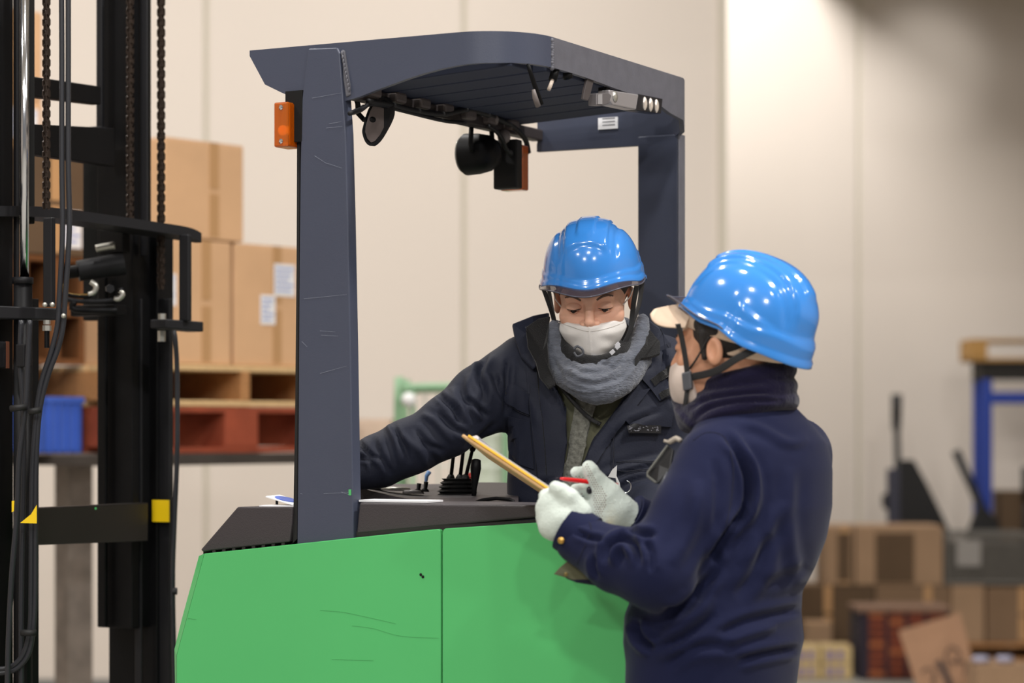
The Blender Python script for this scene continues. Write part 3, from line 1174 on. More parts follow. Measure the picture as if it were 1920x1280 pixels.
# ---- amber lamps
def amber(name, x0, x1, y0, y1, bfront, depth, label):
    p, q = nb(x0, y1, bfront), nb(x1, y0, bfront)
    o = L(MB().box(p.x, q.x, bfront, bfront + depth, p.z, q.z), name, M_amber, bevel=.004, label=label)
    rb = MB()
    n = 9
    for i in range(n):
        bb = bfront + .006 + (depth - .012) * i / n
        rb.box(q.x - .001, q.x + .0015, bb, bb + (depth / n) * .5, p.z + .004, q.z - .004)
    L(rb, 'lens_ribs', M_amber, o)
    for z in (p.z + .012, q.z - .012):
        sw = MB().lathe(((p.x + q.x) / 2 + .001, bfront - .001, z), (0, -1, 0), [(.0055, -.002), (.0055, .001), (.003, .003), (0, .003)], 10)
        L(sw, 'screw', M_chrome, o)
    L(MB().ball(((p.x + q.x) / 2, bfront + .012, (p.z + q.z) / 2 - .012), .0115, 8), 'bulb', mat('bulb_orange', (255, 170, 20), .3, emit=.6), o, smooth=True)
    return o


amber('turn_lamp', 513, 540, 190, 276, -.03, .055, 'amber lamp on the near end of the guard')
L(MB().box(nb(534, 0, -.01).x, nb(566, 0, -.01).x, -.008, .02, nb(540, 276, 0).z + .01, nb(540, 172, 0).z), 'lamp_bracket', M_gap)

# far lamp and work lamp on the cross beam
bF = .62
A0 = -.42
q = na(938, 312, A0)
dd = q.y
fl = L(MB().box(A0 - .02, A0 + .045, dd + .0, dd + .03, na(938, 354, A0).z, na(938, 262, A0).z), 'lamp_back_plate', M_rubber, bevel=.004)
L(MB().prism([V((A0 - .018, dd + .03, na(938, 355, A0).z)), V((A0 + .044, dd + .03, na(938, 355, A0).z)), V((A0 + .044, dd + .03, na(938, 270, A0).z)),
              V((A0 - .018, dd + .03, na(938, 270, A0).z))], (0, .035, 0)), 'turn_lamp', M_amber, bevel=.004, label='amber lamp at the far end of the guard')
c = na(903, 288, A0 - .01)
wl = MB().lathe(c + V((.045, 0, 0)), (-1, 0, 0), [(.012, 0), (.03, .006), (.043, .025), (.048, .05), (.05, .085), (.046, .09)], 28)
wk = L(wl, 'work_lamp', M_black, shade=40)
L(MB().lathe(c + V((-.043, 0, 0)), (-1, 0, 0), [(.046, 0), (.044, .006), (.03, .012), (0, .014)], 24), 'lens', mat('lamp_glass', (200, 200, 195), .1, trans=.6), wk, smooth=True)
L(MB().tube([c + V((-.0, -.045, .0)), c + V((-.0, -.054, .02)), c + V((0, -.05, .06)), c + V((0, -.02, .075)), c + V((0, .03, .075)), c + V((0, .05, .06)), c + V((0, .054, .02)), c + V((0, .045, 0))],
            .006, 8), 'yoke', M_black, wk, smooth=True)
L(MB().cyl(c + V((0, 0, .066)), c + V((0, .0, .11)), .012), 'mount_stud', M_black, wk, smooth=True)
cb_ = [na(x, y, A0 + .03) for x, y in [(690, 190), (730, 196), (780, 208), (830, 214), (872, 206), (905, 212), (940, 226), (965, 240), (985, 262), (991, 287)]]
L(MB().tube(spline(cb_, 5), .0065, 8), 'loom_cable', M_rubber, smooth=True)
cb_ = [na(x, y, A0 + .03) for x, y in [(991, 287), (975, 291), (962, 290), (950, 280), (942, 262), (930, 246), (915, 236)]]
L(MB().tube(spline(cb_, 5), [.003] * 5 + [.007] * 9 + [.005] * 17, 8), 'lamp_connector', M_rubber, smooth=True)
cb_ = [na(x, y, A0 + .028) for x, y in [(655, 213), (680, 203), (700, 195), (760, 209), (830, 226), (872, 230)]]
L(MB().tube(spline(cb_, 4), .005, 6), 'loom_cable', M_black2, smooth=True)
L(MB().ball(na(928, 224, A0 + .03), .009, 6, (1, 1, 1.3)), 'cable_clip', mat('grey_clip', (120, 112, 110), .5), smooth=True)
L(MB().ball(na(945, 256, A0 + .02), .016, 7, (1, 1, 1.1)), 'connector_plug', mat('grey_clip', (120, 112, 110)), smooth=True)

# ---- mirror on its arm
mc = nb(705, 228, .10)
face = [(702, 186), (712, 180), (724, 184), (732, 200), (730, 222), (712, 256), (700, 270), (692, 273), (684, 265), (679, 250), (680, 238), (690, 205)]
mr = L(MB().prism([nb(x, y, .10 + (x - 705) * .0009) for x, y in spline(face + [face[0]], 3)[:-1]], V((.004, .012, .0))), 'mirror', M_black2, bevel=.003)
L(MB().prism([nb(705 + (x - 705) * .82 + 1, 228 + (y - 228) * .86, .0985 + (x - 705) * .0009) for x, y in face], V((.001, .001, 0))), 'mirror_back', mat('mirror_back_grey', (104, 94, 92), .5), mr)
L(MB().tube([nb(668, 186, .06), nb(671, 195, .07), nb(671, 212, .09), nb(682, 224, .095), nb(698, 226, .10)], .006, 8), 'mirror_arm', M_black, mr, smooth=True)
L(MB().ball(nb(693, 225, .094), .012, 7, (1.3, 1, .8)), 'ball_joint', M_black, mr, smooth=True)
L(MB().tube([nb(654, 213, .06), nb(664, 210, .07), nb(676, 204, .085), nb(684, 200, .09)], [.005, .006, .008, .006], 8), 'wire_bundle', mat('grey_clip', (120, 112, 110)), smooth=True)

# ---- fittings under the right rim
p = [na(990, 121, -.02), na(996, 140, -.02), na(1006, 170, -.02), na(1013, 195, -.02)]
L(MB().tube(p, [.004, .005, .0055, .0075], 8), 'hanging_stay', M_black, smooth=True)
L(MB().tube([na(1000, 168, -.015), na(1003, 182, -.015), na(1009, 199, -.015)], [.004, .006, .006], 6), 'stay_tail', mat('grey_clip', (120, 112, 110)), smooth=True)
L(MB().cyl(na(1043, 126, -.012), na(1036, 150, -.012), .009), 'switch_plug', M_black, smooth=True)
L(MB().cyl(na(1036, 150, -.012), na(1029, 168, -.012), .0042), 'plug_tip', mat('warm_plastic', (200, 184, 170), .4), smooth=True)
L(MB().cyl(na(1062, 134, -.012), na(1065, 146, -.012), .011), 'plug_socket', M_black, smooth=True)
L(MB().prism([na(x, y, -.01) for x, y in [(1097, 147), (1109, 152), (1102, 180), (1098, 189), (1089, 186), (1091, 172)]], (.006, 0, 0)), 'hook_bracket', mat('hook_grey', (74, 68, 68), .5), bevel=.001)
# LED work light
def lpt(x, y, a=.004):
    return na(x, y, a)


led = L(MB().prism([lpt(x, y) for x, y in [(1143, 168), (1198, 177), (1193, 206), (1150, 197), (1144, 190)]], (-.03, 0, 0)), 'work_light', mat('light_silver', (176, 172, 174), .35, .5), bevel=.003,
        label='silver box lamp with three round lenses under the guard')
L(MB().prism([lpt(x, y) for x, y in [(1119, 175), (1140, 173), (1147, 178), (1143, 194), (1132, 198), (1119, 197)]], (-.022, 0, 0)), 'mount_clamp', mat('clamp_grey', (120, 116, 118), .4, .4), led, bevel=.002)
L(MB().lathe(lpt(1152, 181, .003), (1, 0, 0), [(.012, 0), (.012, .003), (.006, .006), (0, .007)], 18), 'pivot_bolt', M_zincp, led, smooth=True)
L(MB().prism([lpt(x, y, .004) for x, y in [(1198, 176), (1243, 185), (1240, 213), (1193, 207)]], (-.03, 0, 0)), 'lens_housing', mat('housing_black', (34, 34, 38), .2), led, bevel=.002)
for i in range(3):
    L(MB().ball(lpt(1208 + i * 11, 194 + i * 2.3, .003), .0155, 9, (.45, .55, 1.05)), 'led_lens', mat('led_glass', (235, 225, 215), .08, .6), led, smooth=True)
L(MB().prism([lpt(x, y, .0045) for x, y in [(1121, 177), (1129, 176), (1129, 195), (1121, 195)]], (.0006, 0, 0)), 'maker_plate', mat('plate_grey', (170, 168, 170), .4, .3), led)
L(MB().prism([lpt(x, y, -.008) for x, y in [(1137, 158), (1144, 160), (1144, 172), (1137, 170)]], (-.02, 0, 0)), 'light_hanger', M_black, led)

# ---- body
zt = {}
pan = [(383, 1037.5), (820, 991.5), (825.5, 994), (826.5, 1002)]
p1 = [nb(x, y, -.02) for x, y in pan]
aR = nb(827, 1100, -.02).x
zlow = .18
pl_left = [(350, 1158), (331, 1228)]
p1 += [V((aR, -.02, zlow)), V((nb(331, 1228, -.02).x, -.02, zlow))] + [nb(x, y, -.02) for x, y in reversed(pl_left)]
L(MB().prism(p1, (0, .012, 0)), 'side_panel', M_green, bevel=.0015)
ch = [[nb(383, 1037.5, -.0195), nb(373, 1042, -.004)], [nb(350, 1158, -.0195), nb(341, 1160, -.004)], [nb(331, 1228, -.0195), nb(327, 1217, -.004)],
      [V((nb(331, 1228, -.02).x, -.0195, zlow)), V((nb(331, 1228, -.02).x - .004, -.004, zlow))]]
bm = MB()
for i in range(3):
    a_, b_ = ch[i]
    c_, d_ = ch[i + 1]
    bm.add([a_, b_, d_, c_, a_ + V((0, .015, 0)), b_ + V((0, .1, 0)), d_ + V((0, .1, 0)), c_ + V((0, .015, 0))],
           [(0, 1, 2, 3), (7, 6, 5, 4), (0, 4, 5, 1), (3, 2, 6, 7), (1, 5, 6, 2), (0, 3, 7, 4)])
L(bm, 'edge_strip', M_green)
RX = .272
p2 = [nb(831, 993, -.02), nb(835, 990.5, -.02), nb(1005, 979.5, -.02)]
zR = p2[2].z + (RX - p2[2].x) * (p2[2].z - p2[1].z) / (p2[2].x - p2[1].x)
p2 += [V((RX, -.02, zR)), V((RX, -.02, zlow)), V((nb(829.5, 1100, -.02).x, -.02, zlow)), nb(829.5, 1000, -.02)]
L(MB().prism(p2, (0, .012, 0)), 'access_door', M_green, bevel=.0015)
L(MB().box(nb(826, 1100, 0).x - .01, nb(832, 1100, 0).x + .01, -.012, -.002, zlow, 1.12), 'door_gap', M_gap)
hl = MB()
for (x, y) in ((789, 1077), (793, 1081)):
    hl.lathe(nb(x, y, -.0205), (0, -1, 0), [(.0032, 0), (.0032, .0006), (0, .0006)], 10)
L(hl, 'rivet_holes', M_gap)
sc = MB()
M_gscr = mat('green_scratch', (60, 138, 78), .6)
for pts in ([(600, 1144), (640, 1147), (680, 1155), (720, 1164), (742, 1169)], [(660, 1173), (700, 1178), (750, 1192), (822, 1196)], [(622, 1236), (700, 1238)], [(352, 1159), (368, 1161)]):
    sc.tube([nb(x, y, -.0202) for x, y in spline(pts, 4)], .0003, 4)
L(sc, 'scratches', M_gscr, kind='stuff')
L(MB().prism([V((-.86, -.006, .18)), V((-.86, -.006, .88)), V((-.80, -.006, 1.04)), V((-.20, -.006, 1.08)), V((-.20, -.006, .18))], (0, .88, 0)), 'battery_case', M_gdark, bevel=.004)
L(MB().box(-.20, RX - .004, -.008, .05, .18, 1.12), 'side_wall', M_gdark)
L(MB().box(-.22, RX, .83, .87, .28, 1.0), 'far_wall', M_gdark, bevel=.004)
L(MB().box(-.95, RX, 0, .87, .09, .28), 'chassis', M_black, bevel=.01)
L(MB().box(-.20, RX - .01, .06, .82, .28, .292), 'floor_mat', M_rubber)
for bb in (.02, .76):
    L(MB().box(-2.35, -.9, bb, bb + .10, .07, .19), 'outrigger', M_black, bevel=.008)
    L(MB().cyl((-2.28, bb + .02, .065), (-2.28, bb + .08, .065), .065, n=24), 'load_wheel', M_rubber)
L(MB().cyl((-.55, .40, .13), (-.55, .48, .13), .13, n=28), 'drive_wheel', M_rubber)
for aa in (.12, -.75):
    for bb in (.08, .74):
        L(MB().cyl((aa, bb, .09), (aa, bb + .05, .09), .09, n=20), 'wheel', M_rubber)

# ---- black covers along the top
cz = nb(445, 950, 0).z
lft = [nb(x, y, -.002) for x, y in [(376, 1030), (445, 950), (549, 950), (547, 985), (543, 1016), (379, 1034)]]
L(MB().prism(lft, (0, .21, 0)), 'top_cover', M_cover, bevel=.003)
L(MB().prism([nb(x, y, .012) for x, y in [(381, 1030), (548, 1010), (548, 1060), (381, 1060)]], (0, .15, 0)), 'vent_recess', M_gap)
for i in range(8):
    x = 398 + i * 18.5
    y = 1033.5 - (x - 379) * .108
    L(MB().prism([nb(x, y - 4, .0), nb(x + 6, y - 4, .0), nb(x + 6, y + 16, .0), nb(x, y + 16, .0)], (0, .014, 0)), 'vent_fin', M_cover2)
rgt = [nb(x, y, -.002) for x, y in [(674, 953), (679, 950), (1000, 947.5)]]
zq = rgt[-1].z
rgt[1].z = rgt[0].z = zq
rgt += [V((RX + .01, -.002, zq)), V((RX + .01, -.002, nb(1005, 966, 0).z + .012)), nb(1005, 970, -.002), nb(668, 1001, -.002)]
L(MB().prism(rgt, (0, .2, 0)), 'top_cover', M_cover, bevel=.004)
L(MB().prism([nb(668, 996, -.001), V((RX, -.001, nb(1005, 968, 0).z + .012)), V((RX, .004, 1.13)), nb(667, 1030, .004)], (0, .1, 0)), 'cover_skirt', M_cover2)
L(MB().prism([nb(x, y, .03) for x, y in [(540, 956), (680, 956), (680, 1040), (540, 1040)]], (0, .17, 0)), 'post_well', M_gap)
L(MB().box(nb(540, 0, 0).x, nb(690, 0, 0).x, .04, .20, cz - .02, cz - .002), 'well_cover', M_cover)

# ---- console
near = spline([(600, 908), (668, 914), (705, 922), (760, 934), (820, 938), (900, 940), (972, 941)], 4)
far = spline([(600, 902), (668, 905), (705, 906), (760, 907), (820, 907), (900, 904), (972, 905)], 4)
NR = [nb(x, y, .225) for x, y in near]
FR = [nb(x, y, .62) for x, y in far]
rings = []
for p, q in zip(NR, FR):
    m1 = p.lerp(q, .5)
    m1.z -= .004
    rings.append([p, m1, q, q - V((0, 0, .12)), p + V((0, 0.01, -.12)), p - V((0, .0, .012))])
L(MB().loft(rings), 'console', M_cover, shade=30)
o = nb(1, 1, .3)


def cpt(x, y, b=.35):
    return nb(x, y, b)


for (x, y, w_, h_, mm) in ((690, 914, .09, .03, M_cover2), (742, 916, .07, .03, M_zincp), (775, 922, .05, .04, mat('panel_grey', (150, 146, 146), .25)), (722, 926, .06, .02, mat('panel_grey', (150, 146, 146), .25))):
    q = cpt(x, y, .36)
    L(MB().lathe(q + V((0, 0, -.004)), (0, 0.05, 1), [(w_ * .5, 0), (w_ * .48, .006), (w_ * .4, .008), (0, .008)], 24), 'console_dial', mm, smooth=True)
L(MB().tube([nb(x, y, .24) for x, y in [(893, 941), (905, 937), (930, 934), (955, 936), (962, 939), (964, 946)]], .004, 8), 'grab_loop', M_black, smooth=True)
# bellows and levers
bl = MB()
n = 30
rings = []
bc = nb(857, 936, .42)
hz = (936 - 897) / FPX * (CY + .42 * VY + bc.x * UY)
for i in range(11):
    t = i / 10
    wd = (.056 - .018 * t) * (1 if i % 2 == 0 else .80)
    rings.append([bc + V((math.cos(2 * PI * k / n) * (wd + .0), math.sin(2 * PI * k / n) * wd * .8, hz * (t if i % 2 == 0 else t + .01))) for k in range(n)])
L(bl.loft(rings), 'lever_bellows', M_rubber, smooth=False)
for x0, x1, y1, kn in ((845, 853, 830, 0), (862, 871, 826, 0), (872, 887, 838, 1)):
    a_, b_ = nb(x0, 899, .42), nb(x1, y1, .42)
    lv = L(MB().cyl(a_, b_, .0045, .004), 'lever', M_black, smooth=True)
    L(MB().tube([b_.lerp(a_, .12), b_.lerp(a_, -.02), b_.lerp(a_, -.25), b_.lerp(a_, -.3)], [.006, .0085, .009, .005], 12), 'lever_knob', M_black, lv, smooth=True)
    L(MB().lathe(a_, b_ - a_, [(.012, -.006), (.010, .004), (.006, .012)], 14), 'lever_collar', M_rubber, lv, smooth=True)
a_, b_ = nb(888, 937, .36), nb(893, 862, .36)
L(MB().tube([a_, a_.lerp(b_, .3), a_.lerp(b_, .55), a_.lerp(b_, .8), b_, b_.lerp(a_, -.03)], [.005, .006, .0095, .0125, .0105, .004], 14), 'grip_lever', M_black, smooth=True)
for x, y in ((786, 906), (799, 903)):
    a_, b_ = nb(x - 2, 921, .36), nb(x, y, .36)
    L(MB().tube([a_, a_.lerp(b_, .2), a_.lerp(b_, .3), b_], [.010, .008, .0045, .0055], 12), 'toggle_stick', M_black, smooth=True)
L(MB().ball(nb(881, 894, .45), .012, 7, (1, 1, .9)), 'stop_button', mat('red_plastic', (225, 60, 50), .35), smooth=True)
L(MB().tube([nb(805, 884, .5), nb(800, 892, .5), nb(797, 915, .5)], [.006, .005, .0025], 8), 'blue_tag', mat('pale_blue', (120, 160, 215), .4), smooth=True)

# ================================================================ mast (parts of the truck)
def mpt(x, y, D):
    return TM.inverted() @ P(x, y, D)


def mbox(name, x0, x1, y0, y1, D, wb, m, parent=None, bevel=.003, **k):
    """an upright box turned with the truck whose outline fills x0..x1, y0..y1 at distance D"""
    c = mpt((x0 + x1) / 2, (y0 + y1) / 2, D)
    W = (x1 - x0) / FPX * D
    wa = max((W - wb * VX) / UX, .003)
    H = (y1 - y0) / FPX * D
    return L(MB().box(c.x - wa / 2, c.x + wa / 2, c.y - wb / 2, c.y + wb / 2, max(c.z - H / 2, .1), c.z + H / 2), name, m, parent, bevel=bevel, **k)


DN, DF = 5.58, 6.18
FL = 1850
r1 = mbox('mast_rail', -75, 24, -60, FL, DN + .03, .07, M_black)
mbox('rail_web', 24, 37, -60, FL, DN + .05, .01, M_black2, r1)
mbox('mast_rail', 30, 66, -60, 420, DN + .10, .02, M_gap)
cyl = L(MB().cyl(mpt(43, 520, DN), mpt(43, FL, DN), .0215, n=20), 'lift_cylinder', M_black, smooth=True)
L(MB().cyl(mpt(46, -60, DN), mpt(46, 524, DN), .0105, n=20), 'piston_rod', M_chrome, smooth=True)
L(MB().cyl(mpt(43, 520, DN), mpt(43, 532, DN), .024, n=20), 'cylinder_collar', M_black2, cyl, smooth=True)
mbox('inner_rail', 60, 69, 560, FL, DN + .12, .03, M_black)
# far rails
f1 = mbox('mast_rail', 183, 283, -60, 1175, DF, .08, M_black)
mbox('rail_web', 262, 279, -60, 480, DF - .045, .006, M_black2, f1)
mbox('rail_flange', 180, 196, -60, 250, DF - .05, .012, M_black2, f1)
f2 = mbox('mast_rail', 203, 326, 440, FL, DF + .06, .07, M_black)
mbox('rail_flange', 296, 325, 560, FL, DF - .0, .015, M_black2, f2)
mbox('rail_web', 252, 268, 560, FL, DF - .03, .006, M_black2, f2)
mbox('rail_flange', 183, 203, 520, 1175, DF - .045, .012, M_black, f1)
mbox('stage_plate', 152, 262, 240, 600, DF + .03, .03, M_gap)
# cross members between the rails
def cross(name, pts, thick_b, m, D0, D1, parent=None, bevel=.003):
    """bar along the mast width: four outline points; left ones at D0, right ones at D1"""
    q = [mpt(pts[0][0], pts[0][1], D0), mpt(pts[1][0], pts[1][1], D1), mpt(pts[2][0], pts[2][1], D1), mpt(pts[3][0], pts[3][1], D0)]
    return L(MB().prism(q, (-thick_b, 0, 0)), name, m, parent, bevel=bevel)


cross('cross_member', [(55, 142), (190, 162), (190, 196), (55, 180)], .03, M_black, 5.66, 6.0)
cross('cross_member', [(55, 232), (215, 240), (215, 312), (55, 288)], .03, M_black, 5.66, 6.02)
mbox('cross_lug', 165, 200, 238, 262, DF - .08, .03, M_black2)
cross('cross_member', [(66, 952), (278, 942), (278, 1014), (66, 1022)], .03, mat('bar_brown_black', (32, 28, 26), .5), 5.64, 6.12)
# guide plates
pl_ = []
n1 = [(-30, 386), (40, 386), (100, 389), (200, 402), (300, 417), (345, 424), (366, 430), (378, 437)]
n2 = [(380, 445), (376, 447), (355, 443), (300, 437), (200, 422), (100, 409), (40, 405), (-30, 405)]
def dpx(x):
    return 5.50 + (x + 30) / 410 * .62


edge_t = [mpt(x, y, dpx(x)) for x, y in spline(n1, 3)]
rings = []
for x, y in spline(n1, 3):
    q = mpt(x, y, dpx(x))
    h = .024
    e = .10 if x < 340 else .10 * max(.15, 1 - ((x - 340) / 42) ** 2)
    rings.append([q, q - V((e, 0, 0)), q - V((e, 0, h)), q - V((0, 0, h))])
L(MB().loft(rings), 'guide_plate', M_black2, shade=40)
mbox('guide_post', 80, 105, 408, 575, DN - .03, .015, M_black2)
mbox('guide_post', 335, 360, 440, 602, DF - .12, .015, M_black2)
cross('lower_plate', [(-20, 572), (122, 578), (122, 600), (-20, 597)], .06, M_black2, 5.5, 5.62)
cross('foot_plate', [(312, 598), (382, 603), (382, 622), (312, 615)], .05, M_black2, 6.02, 6.10)
mbox('slider_block', 30, 60, 645, 688, DN - .05, .03, M_black2)
mbox('slider_block', -10, 12, 640, 690, DN - .05, .03, M_black2)
mbox('copper_strip', 12, 16, 640, 690, DN - .04, .01, mat('copper_strip', (110, 66, 48), .5), bevel=0)
for (x, y0, y1, D, mm, rr) in ((88, 600, 608, DN - .04, M_zincp, .008), (88, 610, 620, DN - .04, M_zincp, .010), (88, 620, 652, DN - .04, M_black, .006),
                               (304, 588, 599, DF - .1, M_zincp, .010), (303, 620, 640, DF - .1, M_zincp, .010), (304, 599, 620, DF - .1, M_black, .006)):
    L(MB().cyl(mpt(x, y0, D), mpt(x, y1, D), rr, n=6 if mm is M_zincp else 12), 'anchor_nut' if mm is M_zincp else 'anchor_bolt', mm)
for (x, y) in ((119, 592), (84, 571), (98, 571)):
    L(MB().ball(mpt(x, y, DN - .08), .006, 6), 'bolt_head', M_zincp, smooth=True)
# motor and pipes
mo = L(MB().cyl(mpt(146, 508, DF - .16), mpt(232, 494, DF - .13), .026, .028, n=24), 'tilt_motor', M_black2, shade=40)
L(MB().cyl(mpt(128, 511, DF - .16), mpt(148, 508, DF - .16), .016, n=20), 'motor_end', M_black, mo, shade=40)
for pts, rr, mm in (([(120, 540), (128, 552), (160, 556), (172, 552), (178, 540)], .005, M_black), ([(120, 560), (160, 565), (215, 562), (228, 552), (226, 540)], .006, M_black2),
                    ([(118, 532), (122, 548), (140, 553), (165, 553)], .004, mat('brass', (150, 120, 70), .35, .8)), ([(170, 528), (180, 536), (176, 548), (166, 552)], .007, M_zincp),
                    ([(226, 545), (230, 552), (222, 560), (214, 560)], .007, M_zincp), ([(180, 466), (200, 462), (215, 460)], .010, M_zincp), ([(140, 565), (140, 580), (220, 582)], .008, M_black)):
    L(MB().tube(spline([mpt(x, y, DF - .19) for x, y in pts], 4), rr, 10), 'oil_pipe', mm, smooth=True)
L(MB().cyl(mpt(205, 541, DF - .2), mpt(207, 541, DF - .23), .011, n=6), 'pipe_nut', M_black2)
mbox('motor_bracket', 185, 245, 430, 475, DF - .12, .03, M_black)
mbox('motor_bracket', 130, 240, 572, 592, DF - .12, .05, M_black)
# hoses
def hose(pts, r, name='hydraulic_hose', m=M_hose, D=5.52):
    return L(MB().tube(spline([mpt(p[0], p[1], p[2] if len(p) > 2 else D) for p in pts], 6), r, 10), name, m, smooth=True)


hose([(115, -60), (116, 100), (116, 300), (117, 440), (111, 560), (108, 608), (96, 660), (78, 715), (68, 780), (60, 900), (58, 1100), (56, 1178), (44, 1225), (20, 1250), (-10, 1254)], .0062)
hose([(128, -60), (128, 100), (128, 300), (130, 430), (122, 560), (118, 612), (108, 655), (88, 710), (73, 780), (67, 900), (66, 1100), (62, 1180), (52, 1228), (26, 1256), (-10, 1262)], .0062)
hose([(56, 600), (52, 680), (48, 760), (36, 860), (32, 960), (22, 1080), (16, 1200), (14, 1300)], .0065, D=5.5)
hose([(40, 600), (38, 680), (44, 770), (44, 900), (40, 1100), (40, 1300)], .0065, D=5.53)
hose([(326, 620, 6.02), (329, 640, 6.02), (332, 700, 6.04), (332, 850, 6.04), (327, 980, 6.04), (324, 1100, 6.04), (328, 1300, 6.04)], .0062)
for (x0, y0, x1, y1) in ((55, 772, 76, 768), (40, 1186, 68, 1186), (20, 766, 50, 762)):
    L(MB().tube([mpt(x0, y0, 5.49), mpt((x0 + x1) / 2, (y0 + y1) / 2, 5.485), mpt(x1, y1, 5.49)], .0075, 8), 'cable_tie', M_rubber, smooth=True)
L(MB().cyl(mpt(324, 1108, 6.02), mpt(332, 1108, 6.02), .009, n=10), 'cable_tie', M_rubber)
# yellow tape marks
mbox('yellow_tape', 284, 319, 937, 978, DF - .03, .004, M_yel, bevel=0)
L(MB().prism([mpt(x, y, 5.475) for x, y in [(69, 946), (69, 981), (38, 980), (58, 964)]], (-.001, .001, 0)), 'yellow_tape', M_yel)
L(MB().prism([mpt(x, y, 5.475) for x, y in [(22, 939), (27, 938), (26, 958), (22, 960)]], (-.001, .001, 0)), 'yellow_tape', M_yel)
L(MB().lathe(mpt(180, 953, 5.86), (0, -1, 0), [(.003, 0), (.003, .002), (0, .002)], 8), 'green_speck', M_green)

# lift chains: alternating leaf links
me_link = None


def link_mesh(wo, th):
    b = MB()
    for s in (-1, 1):
        pts = []
        for k in range(10):
            t = 2 * PI * k / 10
            zz = math.sin(t)
            pts.append(V((s * wo, math.cos(t) * .0062 * (1 if abs(zz) > .4 else .8), zz * .0098)))
        b.prism(pts, (s * th, 0, 0))
    b.cyl((-wo - th, 0, .0058), (wo + th, 0, .0058), .0036, n=6)
    me = bpy.data.meshes.new('chain_link')
    me.from_pydata([tuple(v) for v in b.v], [], b.f)
    me.materials.append(M_chain)
    me.update()
    return me


lk = [link_mesh(.0022, .0028), link_mesh(.0055, .0028)]


def lift_chain(x, y0, y1, D, sc=1.):
    a, b = mpt(x, y0, D), mpt(x, y1, D)
    core = L(MB().cyl(a, b, .0035 * sc, n=6), 'lift_chain', M_chain)
    n = int((a - b).length / (.0116 * sc))
    for i in range(n):
        o = bpy.data.objects.new('chain_link', lk[i % 2])
        COL.objects.link(o)
        o.parent = core
        p = a.lerp(b, (i + .5) / n)
        o.location = p
        o.scale = (sc, sc, sc)
    return core


lift_chain(87, -30, 390, DN - .0, 1.0)
lift_chain(244, -30, 412, DF - .09, 1.05)
lift_chain(302, -30, 540, DF - .10, 1.1)

# ---- things on the cover
zc = cz + .0025
def flat_sheet(name, label, cat, px0, px1, b0, b1, th, mt, zc):
    a0, a1 = nb(px0, 0, b0).x, nb(px1, 0, b0).x
    pts = [(a0, b0), (a1, b0 + .004), (a1 - .01, b1), (a0 - .012, b1 - .006)]
    w0 = [TM @ V((p[0], p[1], zc)) for p in pts]
    o = mesh_obj(name, *(lambda m_: (m_.v, m_.f))(MB().prism(w0, (0, 0, th))), mt, loc=tuple(w0[0]))
    tag(o, label, cat)
    return o


flat_sheet('paper_sheet', 'white paper sheets lying on the cover right of the guard post', 'paper', 673, 800, .012, .10, .004, M_paper, zq + .0012)
flat_sheet('paper_sheet', 'white paper on the cover left of the guard post, under the card', 'paper', 486, 549, .012, .08, .0025, M_paper, cz + .0012)
c0, c1 = TM @ nb(498, 932, .03), TM @ nb(549, 947, .03)
dv = (TM.to_3x3() @ V((.0, .055, .002)))
bd = thing('badge_card', 'white card with a blue round print, tilted on the cover', 'card', tuple((c0 + c1) / 2))
MB().prism([c0, c1, c1 + dv, c0 + dv], (0, 0, .0025)).build('card', M_paper, bd)
cc = (c0 + c1 + dv) / 2 + V((0, 0, 0))
cc = (c0 + c1 + c1 + dv + c0 + dv) / 4
e1, e2 = (c1 - c0) * .36, dv * .42
MB().prism([cc + e1 * math.cos(t * PI / 12) + e2 * math.sin(t * PI / 12) + V((0, 0, .0026)) for t in range(24)], (0, 0, .0012)).build('round_print', mat('badge_blue', (62, 96, 190), .4), bd)
MB().cyl(c0.lerp(c1, .4) + V((0, .01, 0)), c0.lerp(c1, .4) + V((0, .01, -(c0.lerp(c1, .4).z - zc) + .003)), .003).build('clip', M_black, bd)

# ================================================================ people
M_skin = mat('skin', (228, 176, 150), .5, var=.05, vscale=30, sss=.12, bump=.06, bscale=300)
M_skin2 = mat('skin_tan', (202, 148, 118), .5, var=.05, vscale=30, sss=.12, bump=.06, bscale=300)
M_lip = mat('ear_pink', (205, 128, 108), .5, sss=.1)
M_hair = mat('dark_hair', (30, 24, 22), .5, var=.3, vscale=80, stretch=(8, 8, 1), bump=.5, bscale=120)
M_helm = mat('helmet_blue', (58, 134, 216), .16, coat=.6, spec=.5)
M_helm_in = mat('helmet_lining', (30, 32, 40), .7)
M_visor = mat('smoked_visor', (70, 64, 74), .06, alpha=.55, spec=.8)
M_strap = mat('webbing', (34, 34, 36), .6, bump=.2, bscale=400)
M_buck = mat('buckle_grey', (74, 76, 82), .4)
M_navy = mat('navy_padded', (25, 29, 45), .68, var=.06, vscale=6, bump=.12, bscale=240, sheen=.05, spec=.35)
M_navy_d = mat('navy_seam', (22, 25, 38), .7)
M_blkc = mat('black_corduroy', (14, 14, 16), .9, sheen=.2, bump=.5, bscale=300)
M_work = mat('workwear_navy', (24, 28, 56), .85, var=.04, vscale=5, bump=.15, bscale=500, spec=.15, sheen=.08)
M_work_d = mat('workwear_seam', (18, 20, 42), .9)
M_fleece_n = mat('fleece_navy', (26, 23, 46), .95, bump=.6, bscale=220, sheen=.25, spec=.1)
M_scarf = mat('grey_fleece', (98, 102, 112), .95, var=.22, vscale=30, bump=1., bscale=110, sheen=.4, spec=.1, stretch=(1, 1, 3))
M_olive = mat('olive_vest', (92, 92, 72), .7, bump=.1, bscale=200, spec=.3)
M_boa = mat('boa_fleece', (120, 120, 112), .95, var=.35, vscale=110, bump=1., bscale=150, sheen=.3, spec=.1)
